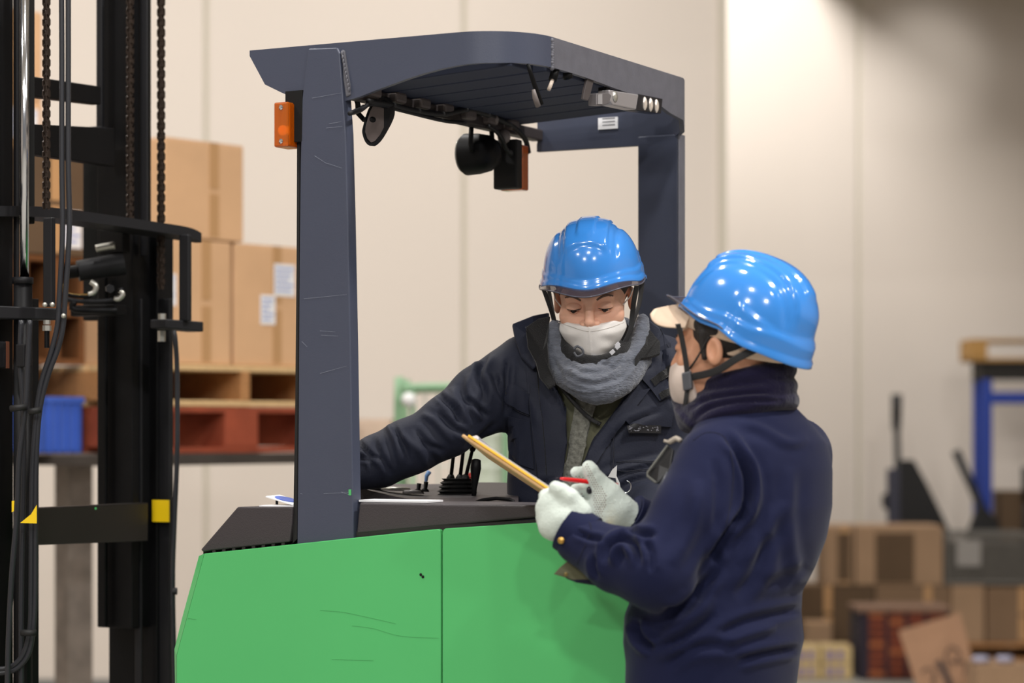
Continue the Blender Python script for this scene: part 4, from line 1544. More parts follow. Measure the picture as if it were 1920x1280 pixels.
M_glove = mat('knit_glove', (208, 218, 210), .9, var=.03, vscale=60, bump=.6, bscale=420, sheen=.2, spec=.15)
M_gdot = mat('glove_dot', (124, 92, 80), .6)
M_mask = mat('cloth_mask', (222, 218, 214), .75, bump=.1, bscale=400, sheen=.1)
M_mask2 = mat('cloth_mask_beige', (206, 190, 180), .75, sheen=.1)
M_cap = mat('cap_beige', (226, 200, 176), .8, bump=.15, bscale=300)
M_trous = mat('work_trousers', (44, 46, 62), .8)
M_boot = mat('boot_black', (30, 28, 28), .5)
M_brass = mat('brass_button', (190, 150, 80), .3, .8)
M_eye = mat('eye_white', (225, 215, 208), .2)
M_iris = mat('iris_dark', (36, 22, 16), .15)


def frame(f, up=(0, 0, 1)):
    y = -V(f).normalized()
    x = y.cross(V(up)).normalized()
    z = x.cross(y)
    return Matrix(((x.x, y.x, z.x), (x.y, y.y, z.y), (x.z, y.z, z.z)))


def loc_fn(c, R, sx=1.):
    """world -> local for numpy points and local -> world for one point"""
    Rn = np.array(R, dtype=np.float32)
    cn = np.array(c, dtype=np.float32)
    sv = np.array((1 / sx, 1, 1), dtype=np.float32)
    return (lambda p: ((p - cn) @ Rn) * sv), (lambda q: V(c) + R @ V((q[0] * sx, q[1], q[2])))


def head_sdf(q, full=1.):
    ax = np.abs(q[:, 0])
    m = np.stack([ax, q[:, 1], q[:, 2]], 1)
    d = ell(q, (0, .018, .045), (.076, .096, .086))
    d = smin(d, ell(q, (0, -.035, -.028), (.063, .060, .080)), .03)
    d = smin(d, ell(m, (.022, -.055, -.075), (.030, .035, .034)), .03)
    d = smin(d, ell(q, (0, -.078, -.098), (.022, .018, .018)), .02)
    d = smin(d, ell(m, (.043, -.062, -.022), (.022, .022, .022)), .02)
    d = smin(d, cone(m, (.010, -.090, .026), (.042, -.080, .024), .009, .009), .018)
    d = smin(d, ell(q, (0, -.080, -.058), (.026, .016, .022)), .015)
    d = smax(d, -ell(m, (.034, -.104, .006), (.019, .015, .012)), .014)
    d = smin(d, ell(m, (.032, -.0825, .005), (.0155, .0125, .0115)), .006)
    d = smin(d, cone(q, (0, -.090, .020), (0, -.112, -.026), .0065, .0105), .012)
    d = smin(d, ell(m, (.0125, -.099, -.031), (.0085, .011, .0075)), .006)
    e = ell(m, (.0785, .012, -.006), (.0085, .0175, .028), )
    e = smax(e, -ell(m, (.088, .009, -.004), (.009, .0105, .018)), .004)
    d = smin(d, e, .006)
    d = smin(d, cone(q, (0, .03, -.04), (0, .035, -.20), .056, .060), .03)
    return d


def build_head(parent, c, R, skin, name='head', eyes=True, torso=None):
    w2l, l2w = loc_fn(c, R)

    def f(p):
        q = w2l(p)
        d = head_sdf(q)
        if torso is not None:
            d = smin(d, torso(p), .03)
        return d
    cc = np.array(c)
    lo, hi = cc - (.15, .15, .20), cc + (.15, .15, .16)
    v, q = surf(f, lo, hi, .0026)
    # flesh tones of the ear and nose are paint on the vertices of one surface: kept as one material here
    return v, q, w2l, l2w


def build_helmet(parent, c, R, rx=.113, ry=.138, h=.150, back=-.028, front=.010, visor=True, vx=.026, vz=-.012):
    w2l, l2w = loc_fn(c, R)
    NT, NP = 120, 44
    verts, faces = [], []
    nn = 2.45

    def rimz(th):
        f = -math.sin(th)                       # 1 at the front, -1 at the back
        z = front * max(0, f) ** 1.5 + back * max(0, -f) ** .8 - .004 * math.exp(-((abs(f) - .35) / .2) ** 2)
        z -= .016 * max(0, f) ** 8 * 1.0
        return z

    def step(v, a, b):
        t = min(1, max(0, (v - a) / (b - a)))
        return t * t * (3 - 2 * t)

    def pt(i, j, off=0.):
        th = 2 * PI * j / NT
        s = math.sin(PI / 2 * i / NP)
        zz = h * s ** 1.02
        rho = max(0., 1 - (zz / h) ** nn) ** (1 / nn)
        if i == NP:
            rho = 0
        x, y = rx * math.cos(th) * rho, ry * math.sin(th) * rho
        z = rimz(th) * (1 - zz / h) ** 1.2 + zz
        # crest: raised centre panel with a stepped edge, two side channels, a raised brow band
        ax = abs(x)
        up = step(zz, .05, .085) * (step(.050 - ax, 0, .005))
        fr = step(-.105 - y, -.004, .004) if y < 0 else 0
        r_ = .0055 * up * (1 - fr)
        r_ += .004 * step(.020 - ax, 0, .003) * step(zz, .10, .115)
        r_ -= .0035 * math.exp(-((ax - .066) / .006) ** 2) * step(zz, .04, .07) * (1 - step(zz, .12, .14))
        # side relief: a shallow panel line running round the shell and the flared rim
        r_ += .0035 * step(.030 + .012 * math.sin(th) - zz, -.003, .004)
        r_ += .0045 * step(.0085 - zz, -.002, .003)
        if y > .02:
            r_ += .003 * step(.062 - .25 * (y - .02) - zz, -.004, .004)
        n = V((x / rx ** 2, y / ry ** 2, max(z, 0) / h ** 2 + 1e-6)).normalized()
        return V((x, y, z)) + n * (r_ + off)
    for i in range(NP + 1):
        for j in range(NT):
            verts.append(l2w(pt(i, j)))
    # turned-under lip
    for k, (o_, dz) in enumerate(((.001, -.003), (-.004, -.002), (-.006, .006))):
        for j in range(NT):
            p = pt(0, j, o_)
            p.z += dz
            verts.append(l2w(p))
    for i in range(NP):
        for j in range(NT):
            k = (j + 1) % NT
            faces.append((i * NT + j, i * NT + k, (i + 1) * NT + k, (i + 1) * NT + j))
    b0 = (NP + 1) * NT
    ring = [0] + [b0 + k * NT for k in range(3)]
    for a, b in zip(ring[:-1], ring[1:]):
        for j in range(NT):
            k = (j + 1) % NT
            faces.append((b + j, b + k, a + k, a + j))
    hm = mesh_obj('helmet', verts, faces, M_helm, parent, smooth=True)
    # inner lining bowl
    iv, if_ = [], []
    for i in range(0, NP + 1, 4):
        for j in range(0, NT, 3):
            iv.append(l2w(pt(i, j, -.007)))
    n1 = NT // 3
    for i in range(NP // 4):
        for j in range(n1):
            k = (j + 1) % n1
            if_.append((i * n1 + j, (i + 1) * n1 + j, (i + 1) * n1 + k, i * n1 + k))
    mesh_obj('lining', iv, if_, M_helm_in, hm, smooth=True)
    if visor:
        vv, vf = [], []
        NJ = 48
        for s in range(5):
            t = s / 4
            for j in range(NJ + 1):
                u = j / NJ
                th = -PI / 2 + (u - .5) * 2 * math.radians(96)
                prof = math.sin(PI * u) ** .45 if 0 < u < 1 else 0
                ext = .004 + vx * t * prof
                x, y = (rx + ext * .55) * math.cos(th), (ry + ext) * math.sin(th)
                z = rimz(th) + .004 + vz * t * prof - .004 * t
                vv.append((x, y, z))
        n0 = len(vv)
        vv = [l2w(p) for p in vv] + [l2w((p[0], p[1], p[2] - .0022)) for p in vv]
        for s in range(4):
            for j in range(NJ):
                a = s * (NJ + 1) + j
                vf.append((a, a + 1, a + NJ + 2, a + NJ + 1))
                vf.append((a + n0, a + NJ + 1 + n0, a + NJ + 2 + n0, a + 1 + n0))
        mesh_obj('visor', vv, vf, M_visor, hm, smooth=True)
        e = MB().tube([vv[4 * (NJ + 1) + j] for j in range(NJ + 1)], .0016, 6)
        e.build('visor_edge', mat('visor_edge', (92, 92, 104), .15, alpha=.9), hm, smooth=True)
    return hm


def fin(name, v, q, m, parent, smooth=True, **k):
    return mesh_obj(name, v, q, m, parent, smooth=smooth, **k)


# ---------------------------------------------------------------- the driver
DD = 5.46
base_d = t2w((-.09, .50, .2922))
drv = thing('person', 'person in blue helmet and white mask leaning over the truck console', 'person', tuple(base_d))
hc = P(1113, 560, DD)
hR = frame((-.13, -.95, -.30), (-.03, 0, 1))


def ring(y, cx, hw, D, ratio=.66):
    c = P(cx, y, D)
    W = hw / FPX * D
    return (c.z, c.x, c.y, W, W * ratio)


d_rings = [ring(640, 1112, 60, 5.53, .85), ring(665, 1112, 118, 5.53, .68), ring(700, 1110, 146, 5.52), ring(760, 1108, 152, 5.51), ring(850, 1105, 150, 5.50), ring(930, 1105, 155, 5.50, .7),
           ring(1060, 1105, 158, 5.50, .72), ring(1200, 1105, 150, 5.50, .75)]


def shrink(rg, d):
    return [(z, x, y, max(a - d, .02), max(b - d, .02)) for z, x, y, a, b in rg]


sh1, el1, wr1 = P(985, 700, 5.52), P(838, 800, 5.44), P(706, 866, 5.42)
sh2, el2, wr2 = P(1240, 700, 5.53), P(1275, 885, 5.50), P(1215, 985, 5.32)


def d_arms(p, g=0.):
    a = chain(p, [sh1, P(905, 748, 5.48), el1, P(765, 838, 5.43), wr1, P(674, 878, 5.40), P(660, 882, 5.39)],
              [.088 + g, .074 + g, .066 + g, .062 + g, .056 + g, .044 + g, .036 + g], .02)
    b = chain(p, [sh2, el2, wr2], [.088 + g, .072 + g, .052 + g], .02)
    return np.minimum(a, b)


def d_body(p):
    d = rings_sdf(p, shrink(d_rings, .035), 0.)
    return smin(d, d_arms(p, -.028), .03)


# body: one skin surface (head, neck, trunk, arms, legs)
w2l, l2w = loc_fn(hc, hR, 1.09)
foot = base_d.z


def d_full(p):
    d = smin(head_sdf(w2l(p)), d_body(p), .03)
    return d


v1, q1 = surf(d_full, np.array(hc) - (.13, .15, .14), np.array(hc) + (.13, .15, .15), .0025)
body = fin('body', v1, q1, M_skin, drv)


def d_low(p):
    d = d_body(p)
    for s in (-1, 1):
        hx = P(1105, 0, 5.5).x + s * .09
        d = smin(d, chain(p, [(hx, 5.5, .95), (hx + s * .01, 5.49, .62), (hx + s * .01, 5.52, foot + .1)], [.075, .06, .045], .02), .03)
        d = smin(d, cone(p, (hx + s * .01, 5.52, foot + .07), (hx + s * .015, 5.40, foot + .06), .04, .035), .02)
    return smax(d, p[:, 2] - (hc.z - .13), .01)


v, q = surf(d_low, (-.36, 5.25, foot - .02), (.48, 5.75, hc.z - .05), .010)
lowb = (v, q)
# join the two grids into the one body mesh
nv = len(v1)
bm_v = np.concatenate([v1, v])
bm_q = np.concatenate([q1, q + nv])
bpy.data.objects.remove(body)
body = fin('body', bm_v, bm_q, M_skin, drv)
bv_head = bvh_of(v1, q1)

# eyes under lowered lids, brows
for s in (-1, 1):
    o = MB().ball(l2w((s * .032, -.0835, .003)), .0118, 12)
    eo = o.build('eye', M_eye, drv, smooth=True)
    MB().ball(l2w((s * .032 - .001, -.0895, -.0018)), .0074, 10).build('iris', M_iris, eo, smooth=True)

    def lid(p, up=True):
        qq = w2l(p)
        d = ell(qq, (s * .032, -.0840, .003), (.0170, .0142, .0140))
        if up:
            return smax(d, (-.0004 + .10 * np.abs(qq[:, 0] - s * .032)) * 1 - qq[:, 2], .0012)
        return smax(d, qq[:, 2] + .0056 - .06 * np.abs(qq[:, 0] - s * .032), .0012)
    cc = np.array(l2w((s * .032, -.083, .004)))
    v, q = surf(lambda p: np.minimum(lid(p), lid(p, False)), cc - .026, cc + .026, .0011)
    fin('eyelids', v, q, M_skin, drv)
    pts = [l2w((s * (.032 + t * .0145), -.0840 - .0142 * math.sqrt(max(0, 1 - (t * .88) ** 2)) * .97, -.0004 + .10 * abs(t) * .0145)) for t in [k / 5 for k in range(-5, 6)]]
    MB().tube(pts, [.0005] + [.0011] * 9 + [.0005], 5).build('lashes', M_hair, drv)
    pts = [l2w((s * (.016 + .033 * t), -.0985 + .011 * t + .012 * t * t, .0215 + .008 * math.sin(PI * t * .8))) for t in [k / 7 for k in range(8)]]
    pts2 = []
    for p in pts:                    # lay the brow on the skin
        h_, n_ = bv_head.ray_cast(p + hR @ V((0, -.03, 0)), hR @ V((0, 1, 0)), .06)[:2]
        pts2.append(h_ if h_ else p)
    MB().tube(pts2, 1, 8, flat=(.0050, .0020), up=[hR @ V((0, -1, 0))] * 8).build('eyebrow', mat('brow_hair', (98, 74, 62), .7), drv, smooth=True)


def d_hair(p):
    qq = w2l(p)
    d = ell(qq, (0, .022, .042), (.0805, .100, .088))
    d = smax(d, -(qq[:, 1] + .052 + .35 * (qq[:, 2] < .0) * (0)), .006)
    d = smax(d, -qq[:, 2] - .045, .008)
    d = smax(d, -ell(np.stack([np.abs(qq[:, 0]), qq[:, 1], qq[:, 2]], 1), (.085, -.0, -.02), (.03, .036, .045)), .006)
    return d


v, q = surf(d_hair, np.array(hc) - .14, np.array(hc) + .14, .004)
fin('hair', v, q, M_hair, drv)


# face mask
def mask_sdf(p, w2l, drop=0.):
    qq = w2l(p)
    qq = qq.copy()
    qq[:, 0] *= 1 + .30 * np.clip((-.055 - qq[:, 2]) / .05, 0, 1)
    ax = np.abs(qq[:, 0])
    d = ell(qq, (0, -.048, -.060), (.070, .066, .070))
    d = smin(d, cone(qq, (0, -.104, -.020), (0, -.100, -.085), .010, .014), .035)
    d = smin(d, ell(qq, (0, -.078, -.105), (.030, .026, .022)), .03)
    top = -.0335 + .10 * np.maximum(ax - .012, 0)
    d = smax(d, qq[:, 2] - top, .003)
    d = smax(d, qq[:, 1] + .018 + .1 * (qq[:, 2] + .05), .003)
    d = smax(d, -(qq[:, 2] + .128), .004)
    d = d - .0016 * np.exp(-(qq[:, 0] / .0022) ** 2) * (qq[:, 2] < -.03)
    # soft folds radiating from the middle
    d = d + .0014 * np.sin(qq[:, 2] * 190 + ax * 60) * np.clip((ax - .01) * 30, 0, 1) * np.clip((.06 - ax) * 40, 0, 1)
    return d


v, q = surf(lambda p: mask_sdf(p, w2l), np.array(hc) - (.10, .17, .17), np.array(hc) + (.10, .06, .04), .0024)
mk = fin('face_mask', v, q, M_mask, drv)
bv_mask = bvh_of(v, q)
sm = MB()
cord(sm, [(1047, 604), (1070, 612), (1103, 621), (1140, 615), (1173, 603)], bv_mask, .0007, 5, .0004, 6)
sm.build('stitching', mat('mask_stitch', (184, 178, 172), .8), mk)
for s in (-1, 1):
    MB().tube([l2w((s * .060, -.045, -.010)), l2w((s * .077, -.018, .006)), l2w((s * .083, .004, .020))], .0016, 6).build('ear_loop', M_mask, mk, smooth=True)

# helmet with chin strap
hh = l2w((0, .006, .046))
hm_d = build_helmet(drv, hh, frame((-.13, -.95, -.20), (-.045, 0, 1)), rx=.1105, ry=.132, h=.130)
for s in (-1, 1):
    stp = [l2w((s * .096, -.055, .040)), l2w((s * .088, -.050, .005)), l2w((s * .082, -.040, -.030)), l2w((s * .074, -.050, -.07)), l2w((s * .045, -.075, -.112)), l2w((s * .004, -.088, -.130))]
    MB().tube(spline(stp, 5), 1, 10, flat=(.013, .002), up=[(hR @ V((s * .6, -1, -.15))).normalized()] * 26).build('chin_strap', M_strap, drv, smooth=True)
    stp = [l2w((s * .100, .050, .030)), l2w((s * .092, .030, -.02)), l2w((s * .082, -.010, -.050)), l2w((s * .074, -.050, -.07))]
    MB().tube(spline(stp, 5), 1, 10, flat=(.012, .002), up=[(hR @ V((s * .6, -1, -.1))).normalized()] * 16).build('chin_strap', M_strap, drv, smooth=True)
bk = MB()
for t in (0, 1):
    pc = P(1148 + t * 10, 660 - t * 10, DD - .115)
    bk.obox(pc, V((.0042, 0, .0038)), V((0, .002, 0)), V((-.003, 0, .0035)))
bk.obox(P(1158, 646, DD - .11), V((.004, 0, .004)), V((0, .002, 0)), V((-.003, 0, .0035)))
bk.build('strap_buckle', mat('clear_buckle', (190, 190, 195), .2), drv, bevel=.0008)
MB().tube(spline([P(x, y, DD - .125) for x, y in [(1076, 655), (1082, 649), (1092, 655), (1092, 664), (1082, 668), (1076, 660)]], 4), .0028, 8).build('strap_loop', M_buck, drv, smooth=True)


# scarf: rolled tube of grey fleece and the black liner inside
def loop(p, cx, cy, D, rx, ry, slope, r, k=.012, wob=0., ph=0., ang=0.):
    """closed roll round the neck: slope lifts its far side"""
    c = P(cx, cy, D)
    pts = []
    n = 20
    for i in range(n):
        th = 2 * PI * i / n
        x, y = rx * math.cos(th), ry * math.sin(th)
        z = slope * y / ry + wob * math.sin(3 * th + ph)
        pts.append((c.x + x * math.cos(ang) - y * math.sin(ang), c.y + x * math.sin(ang) + y * math.cos(ang), c.z + z))
    pts.append(pts[0])
    d = None
    for i in range(n):
        e = cone(p, pts[i], pts[i + 1], r, r)
        d = e if d is None else np.minimum(d, e)
    return d


def d_scarf(p):
    d = loop(p, 1120, 645, 5.48, .094, .105, .055, .023, wob=.003)
    d = smin(d, loop(p, 1120, 662, 5.47, .096, .118, .062, .024, wob=.004, ph=1), .010)
    d = smin(d, loop(p, 1117, 680, 5.465, .088, .126, .060, .026, wob=.004, ph=2), .010)
    d = smin(d, loop(p, 1116, 694, 5.465, .062, .126, .052, .024, wob=.004, ph=3), .012)
    d = smin(d, ell(p, P(1108, 712, 5.345), (.042, .020, .026)), .02)
    d = smin(d, cone(p, P(1040, 610, 5.45), P(1036, 670, 5.42), .014, .022), .02)
    d = smin(d, cone(p, P(1205, 600, 5.48), P(1200, 670, 5.43), .015, .024), .02)
    return d


v, q = surf(d_scarf, np.array(P(1120, 660, 5.47)) - (.16, .20, .14), np.array(P(1120, 660, 5.47)) + (.16, .20, .14), .0038)
v = smooth_mesh(v, q, 2)
v = folds(v, q, [([(1045, 690), (1080, 712), (1120, 720), (1165, 705), (1200, 660)], 4, -.004), ([(1060, 680), (1100, 698), (1150, 690), (1185, 650)], 4, -.004),
                 ([(1050, 715), (1090, 734), (1130, 730)], 3, .003), ([(1075, 705), (1120, 712), (1160, 690), (1190, 640)], 3, .003), ([(1028, 640), (1040, 680), (1060, 715)], 4, -.003)])
v = ripple(v, q, .0016, (120, 120, 120))
fin('neck_warmer', v, q, M_scarf, drv)


def d_gaiter(p):
    d = loop(p, 1112, 632, 5.465, .072, .095, .060, .016)
    d = smin(d, loop(p, 1114, 648, 5.465, .074, .104, .060, .016), .012)
    return d


v, q = surf(d_gaiter, np.array(P(1115, 640, 5.47)) - (.12, .16, .12), np.array(P(1115, 640, 5.47)) + (.12, .16, .12), .004)
fin('neck_liner', v, q, M_blkc, drv)

# inner vest
v, q = surf(lambda p: rings_sdf(p, shrink(d_rings, .024), 0.), (-.1, 5.3, .85), (.45, 5.75, 1.56), .007)
v = folds(v, q, [([(1150, 740), (1110, 800), (1090, 860)], 3, .004), ([(1062, 760), (1062, 860), (1052, 940)], 2.5, .004)])
vest = fin('vest', v, q, M_olive, drv)
bv_vest = bvh_of(v, q)
fl_ = [(1082, 738), (1106, 735), (1122, 745), (1112, 775), (1102, 815), (1094, 850), (1084, 900), (1080, 960), (1048, 960), (1056, 900), (1064, 850), (1072, 800), (1078, 760)]
o = patch('fleece_lining', fl_, bv_vest, .002, .007, M_boa, drv, step=6, curve=True, bulge=.006)

OPEN_D = [(1034, 560), (1020, 640), (1036, 712), (1060, 765), (1062, 830), (1055, 900), (1048, 1000), (1080, 1000), (1084, 930), (1094, 870), (1112, 822), (1150, 775), (1182, 725), (1212, 660), (1210, 560)]


def d_jacket(p):
    t = rings_sdf(p, d_rings, 0.)
    a = d_arms(p)
    d = smin(t, a, .035)
    # shell with an open front
    inner = rings_sdf(p, shrink(d_rings, .020), 0.)
    x, y = topx(p)
    o_ = np.where(p[:, 1] < 5.52, poly2d(x, y, OPEN_D) / FPX * 5.4, .2)
    neck = ell(p, P(1116, 640, 5.50), (.098, .10, .075))
    d = smax(d, -neck, .012)
    return np.maximum(d, -np.maximum(inner * 0 + o_, -(t + .05)))


v, q = surf(d_jacket, (-.38, 5.25, .84), (.47, 5.76, 1.62), .0062)
v = smooth_mesh(v, q, 1)
v = ripple(v, q, .0045, (14, 14, 14), 3.)
v = folds(v, q, [
    ([(913, 660), (898, 699), (907, 734), (905, 760)], 6, -0.0135), ([(925, 699), (932, 720), (944, 752)], 5, -0.0108), ([(821, 737), (836, 752), (854, 770), (860, 792)], 5, -0.0149),
    ([(872, 746), (895, 764), (912, 782)], 5, -0.0108), ([(818, 770), (848, 800), (878, 816)], 5, -0.0095), ([(738, 800), (756, 832), (770, 868)], 4, -0.0095),
    ([(724, 790), (742, 830), (752, 875)], 5, 0.0068), ([(775, 800), (800, 830), (832, 846)], 5, -0.0081), ([(790, 826), (812, 850), (822, 872)], 5, -0.0068),
    ([(672, 826), (690, 850), (714, 862)], 4, -0.0095), ([(670, 858), (694, 862), (700, 880)], 4, -0.0095), ([(700, 818), (712, 850), (735, 890)], 5, -0.0068),
    ([(790, 775), (815, 790), (850, 830)], 6, 0.0068), ([(845, 725), (862, 755), (884, 800)], 7, 0.0081), ([(880, 700), (880, 740), (900, 790)], 7, 0.0081),
    ([(930, 790), (905, 815), (870, 838)], 5, -0.0054), ([(750, 812), (790, 850), (800, 880)], 6, 0.0068),
    ([(955, 670), (950, 720), (948, 780)], 5, -0.0108), ([(948, 785), (962, 850), (955, 890)], 5, -0.0081), ([(985, 720), (1000, 760), (1010, 800)], 6, 0.0041),
    ([(1235, 640), (1250, 690), (1262, 760)], 6, -0.0108), ([(1130, 850), (1170, 800), (1240, 770)], 5, -0.0054), ([(1120, 900), (1160, 880), (1250, 860)], 6, 0.0068),
    ([(975, 890), (1010, 905), (1040, 900)], 5, -0.0054), ([(1140, 940), (1180, 905), (1240, 890)], 6, -0.0081)])
jk = fin('jacket', v, q, M_navy, drv)
bv_jk = bvh_of(v, q)

# jacket pieces sewn on: placket, pocket flaps, hook strips, name strip
patch('placket', [(1012, 655), (1034, 690), (1058, 760), (1060, 830), (1052, 900), (1046, 945), (1026, 945), (1026, 880), (1020, 800), (1012, 740)], bv_jk, .001, .006, M_navy, jk, 6)
patch('zip_guard', [(985, 665), (1010, 660), (1018, 740), (1024, 800), (1030, 880), (1030, 945), (1014, 945), (1008, 880), (998, 800), (990, 730)], bv_jk, .001, .004, M_navy, jk, 6)
patch('pocket_flap', [(948, 728), (962, 718), (992, 738), (994, 778), (968, 766), (946, 752)], bv_jk, .001, .006, M_navy, jk, 5)
patch('pocket', [(952, 780), (994, 790), (1002, 880), (968, 868), (955, 845)], bv_jk, .0005, .004, M_navy, jk, 6)
patch('pocket_flap', [(1176, 760), (1240, 764), (1262, 776), (1258, 800), (1180, 796), (1170, 785)], bv_jk, .001, .007, M_navy, jk, 5)
patch('storm_flap', [(1184, 690), (1230, 662), (1266, 650), (1276, 690), (1262, 740), (1236, 752), (1218, 728)], bv_jk, .002, .006, M_navy, jk, 6)
patch('lapel', [(1150, 778), (1184, 735), (1218, 728), (1208, 742), (1150, 815), (1118, 870), (1096, 900), (1096, 868), (1116, 828)], bv_jk, .002, .006, M_navy, jk, 5)
for pl_ in ([(1218, 712), (1262, 680), (1268, 692), (1226, 724)], [(1234, 738), (1272, 714), (1276, 724), (1240, 750)]):
    patch('hook_strip', pl_, bv_jk, .008, .003, M_blkc, jk, 4)
nt_ = patch('name_strip', [(1176, 796), (1238, 797), (1238, 812), (1177, 811)], bv_jk, .006, .003, mat('worn_black_strip', (26, 26, 30), .5), jk, 4)
ft = MB()
random.seed(5)
for i in range(26):
    x = 1180 + random.random() * 54
    y = 799 + random.random() * 9
    h_, n_ = cast(bv_jk, x, y)
    if h_:
        ft.ball(h_ + V((0, -.0098, 0)), .0012 + random.random() * .0012, 3, (1.6, .4, .8))
ft.build('worn_flecks', mat('fleck_grey', (110, 110, 118), .6), nt_, kind='stuff')
sm = MB()
for pts in ([(1012, 655), (1018, 740), (1024, 800), (1030, 880), (1030, 940)], [(988, 670), (994, 740), (1004, 840), (1010, 940)], [(948, 752), (968, 768), (994, 780)],
            [(1096, 900), (1118, 872), (1150, 818), (1206, 745)], [(1150, 880), (1150, 830), (1156, 790)], [(1155, 866), (1200, 866), (1245, 864)], [(1155, 881), (1200, 882), (1240, 882)],
            [(985, 612), (992, 650), (1004, 700), (1010, 740)], [(1236, 612), (1252, 650), (1270, 690)]):
    cord(sm, pts, bv_jk, .0011, 5, .004, 8)
sm.build('seams', M_navy_d, jk, smooth=True, kind='stuff')
sm = MB()
cord(sm, [(1004, 660), (1013, 740), (1020, 800), (1026, 880), (1027, 940)], bv_jk, .0022, 6, .004, 8)
sm.build('zip', M_blkc, jk, smooth=True)


ed = MB()
cord(ed, [(1016, 640), (1031, 712), (1055, 765), (1057, 830), (1050, 900), (1045, 945)], bv_jk, .0045, 8, .001, 8)
ed.build('front_edge', M_navy, jk, smooth=True)
ed = MB()
cord(ed, [(1092, 925), (1099, 872), (1117, 826), (1155, 780), (1187, 730)], bv_jk, .0045, 8, .001, 8)
ed.build('front_edge', M_navy, jk, smooth=True)


def sheet(name, pts, th, m, parent, bevel=.002, sub=True):
    """thick cloth flap through world points"""
    c = sum((V(p) for p in pts), V()) / len(pts)
    n = V()
    for i in range(len(pts)):
        n += (V(pts[i]) - c).cross(V(pts[(i + 1) % len(pts)]) - c)
    n.normalize()
    if n.y > 0:
        n = -n
    fr = [V(p) for p in pts]
    bk_ = [V(p) - n * th for p in pts]
    k = len(pts)
    vs = fr + bk_ + [c + n * th * .3, c - n * th]
    fs = []
    for i in range(k):
        j = (i + 1) % k
        fs += [(i, j, 2 * k), (k + j, k + i, 2 * k + 1), (i, i + k, j + k, j)]
    o = mesh_obj(name, vs, fs, m, parent, bevel=bevel)
    return o


def sp3(pts, n=4):
    return spline(pts + [pts[0]], n)[:-1]


# collar: navy outside, black inside
PP = P
sheet('collar', [PP(x, y, d) for x, y, d in [(960, 606, 5.47), (1000, 590, 5.50), (1030, 584, 5.54), (1030, 640, 5.44), (1020, 668, 5.40), (1000, 690, 5.40), (978, 668, 5.43), (966, 636, 5.45)]], .010, M_navy, drv, .004)
sheet('collar_lining', [PP(x, y, d) for x, y, d in [(986, 612, 5.40), (1010, 596, 5.44), (1032, 592, 5.47), (1026, 640, 5.395), (1030, 690, 5.36), (1042, 720, 5.345), (1030, 728, 5.345), (1012, 706, 5.365), (1004, 676, 5.385), (990, 650, 5.39)]], .008, M_blkc, drv, .003)
sheet('collar', [PP(x, y, d) for x, y, d in [(1206, 590, 5.55), (1236, 612, 5.50), (1258, 640, 5.46), (1250, 690, 5.44), (1222, 728, 5.42), (1206, 700, 5.42), (1210, 650, 5.46)]], .010, M_navy, drv, .004)
sheet('collar_lining', [PP(x, y, d) for x, y, d in [(1214, 612, 5.47), (1238, 640, 5.425), (1238, 662, 5.41), (1222, 668, 5.40), (1200, 672, 5.385), (1190, 690, 5.37), (1192, 668, 5.38), (1212, 640, 5.42)]], .008, M_blkc, drv, .003)
# lanyard across the vest
lan = MB()
w3 = cord(lan, [(1046, 708), (1060, 735), (1082, 762), (1100, 780), (1122, 798)], bv_vest, .0001, 4, .019, 8)
MB().tube(w3, 1, 8, flat=(.009, .0018), up=(0, -1, 0)).build('lanyard', M_strap, drv, smooth=True)
# ring and white tab at the waist
rg = MB()
c_ = P(1171, 912, 5.28)
rg.tube([c_ + V((.014 * math.cos(t * PI / 8), -.002, .014 * math.sin(t * PI / 8))) for t in range(-7, 4)], .0014, 8)
rg.build('key_ring', M_chrome, drv, smooth=True)
sheet('white_tab', [P(x, y, 5.30) for x, y in [(1140, 894), (1148, 880), (1157, 872), (1156, 892), (1162, 905), (1164, 918), (1158, 912), (1154, 896)]], .002, mat('tab_white', (200, 200, 200), .6), drv, .0)

# trousers and boots
def legs(p, cx, cy, sx, sy, z1, foot, f, r=(.098, .085, .070)):
    d = None
    for s in (-1, 1):
        hx, hy = cx + s * sx * .085, cy + s * sy * .085
        e = chain(p, [(hx, hy, z1), (hx + f[0] * .015, hy + f[1] * .015, (z1 + foot) / 2 + .03), (hx, hy, foot + .14)], r, .03)
        d = e if d is None else smin(d, e, .02)
    return d


def boots(parent, cx, cy, sx, sy, foot, f):
    for s in (-1, 1):
        hx, hy = cx + s * sx * .085, cy + s * sy * .085

        def fb(p):
            d = chain(p, [(hx, hy, foot + .2), (hx, hy, foot + .055)], [.055, .05], .02)
            d = smin(d, cone(p, (hx, hy, foot + .05), (hx + f[0] * .17, hy + f[1] * .17, foot + .042), .048, .044), .03)
            return np.maximum(d, foot + .0005 - p[:, 2])
        v, q = surf(fb, (hx - .26, hy - .26, foot - .01), (hx + .26, hy + .26, foot + .27), .008)
        fin('boot', v, q, M_boot, parent)


cxd, cyd = P(1105, 0, 5.5).x, 5.5
v, q = surf(lambda p: smin(legs(p, cxd, cyd, 1, 0, .98, base_d.z, (0, -1)), rings_sdf(p, [(.9, cxd, cyd, .16, .12), (1.08, cxd, cyd, .155, .115)], 0), .03),
            (cxd - .27, cyd - .2, base_d.z + .02), (cxd + .27, cyd + .22, 1.1), .009)
fin('trousers', v, q, M_trous, drv)
boots(drv, cxd, cyd, 1, 0, base_d.z, (0, -1))


# hands in gloves
def fingers(p, chains, k=.004):
    d = None
    for pts, rs in chains:
        e = chain(p, pts, rs, .004)
        d = e if d is None else smin(d, e, k)
    return d


def px_chain(*pt):
    return [P(a[0], a[1], a[2]) for a in pt], [a[3] for a in pt]


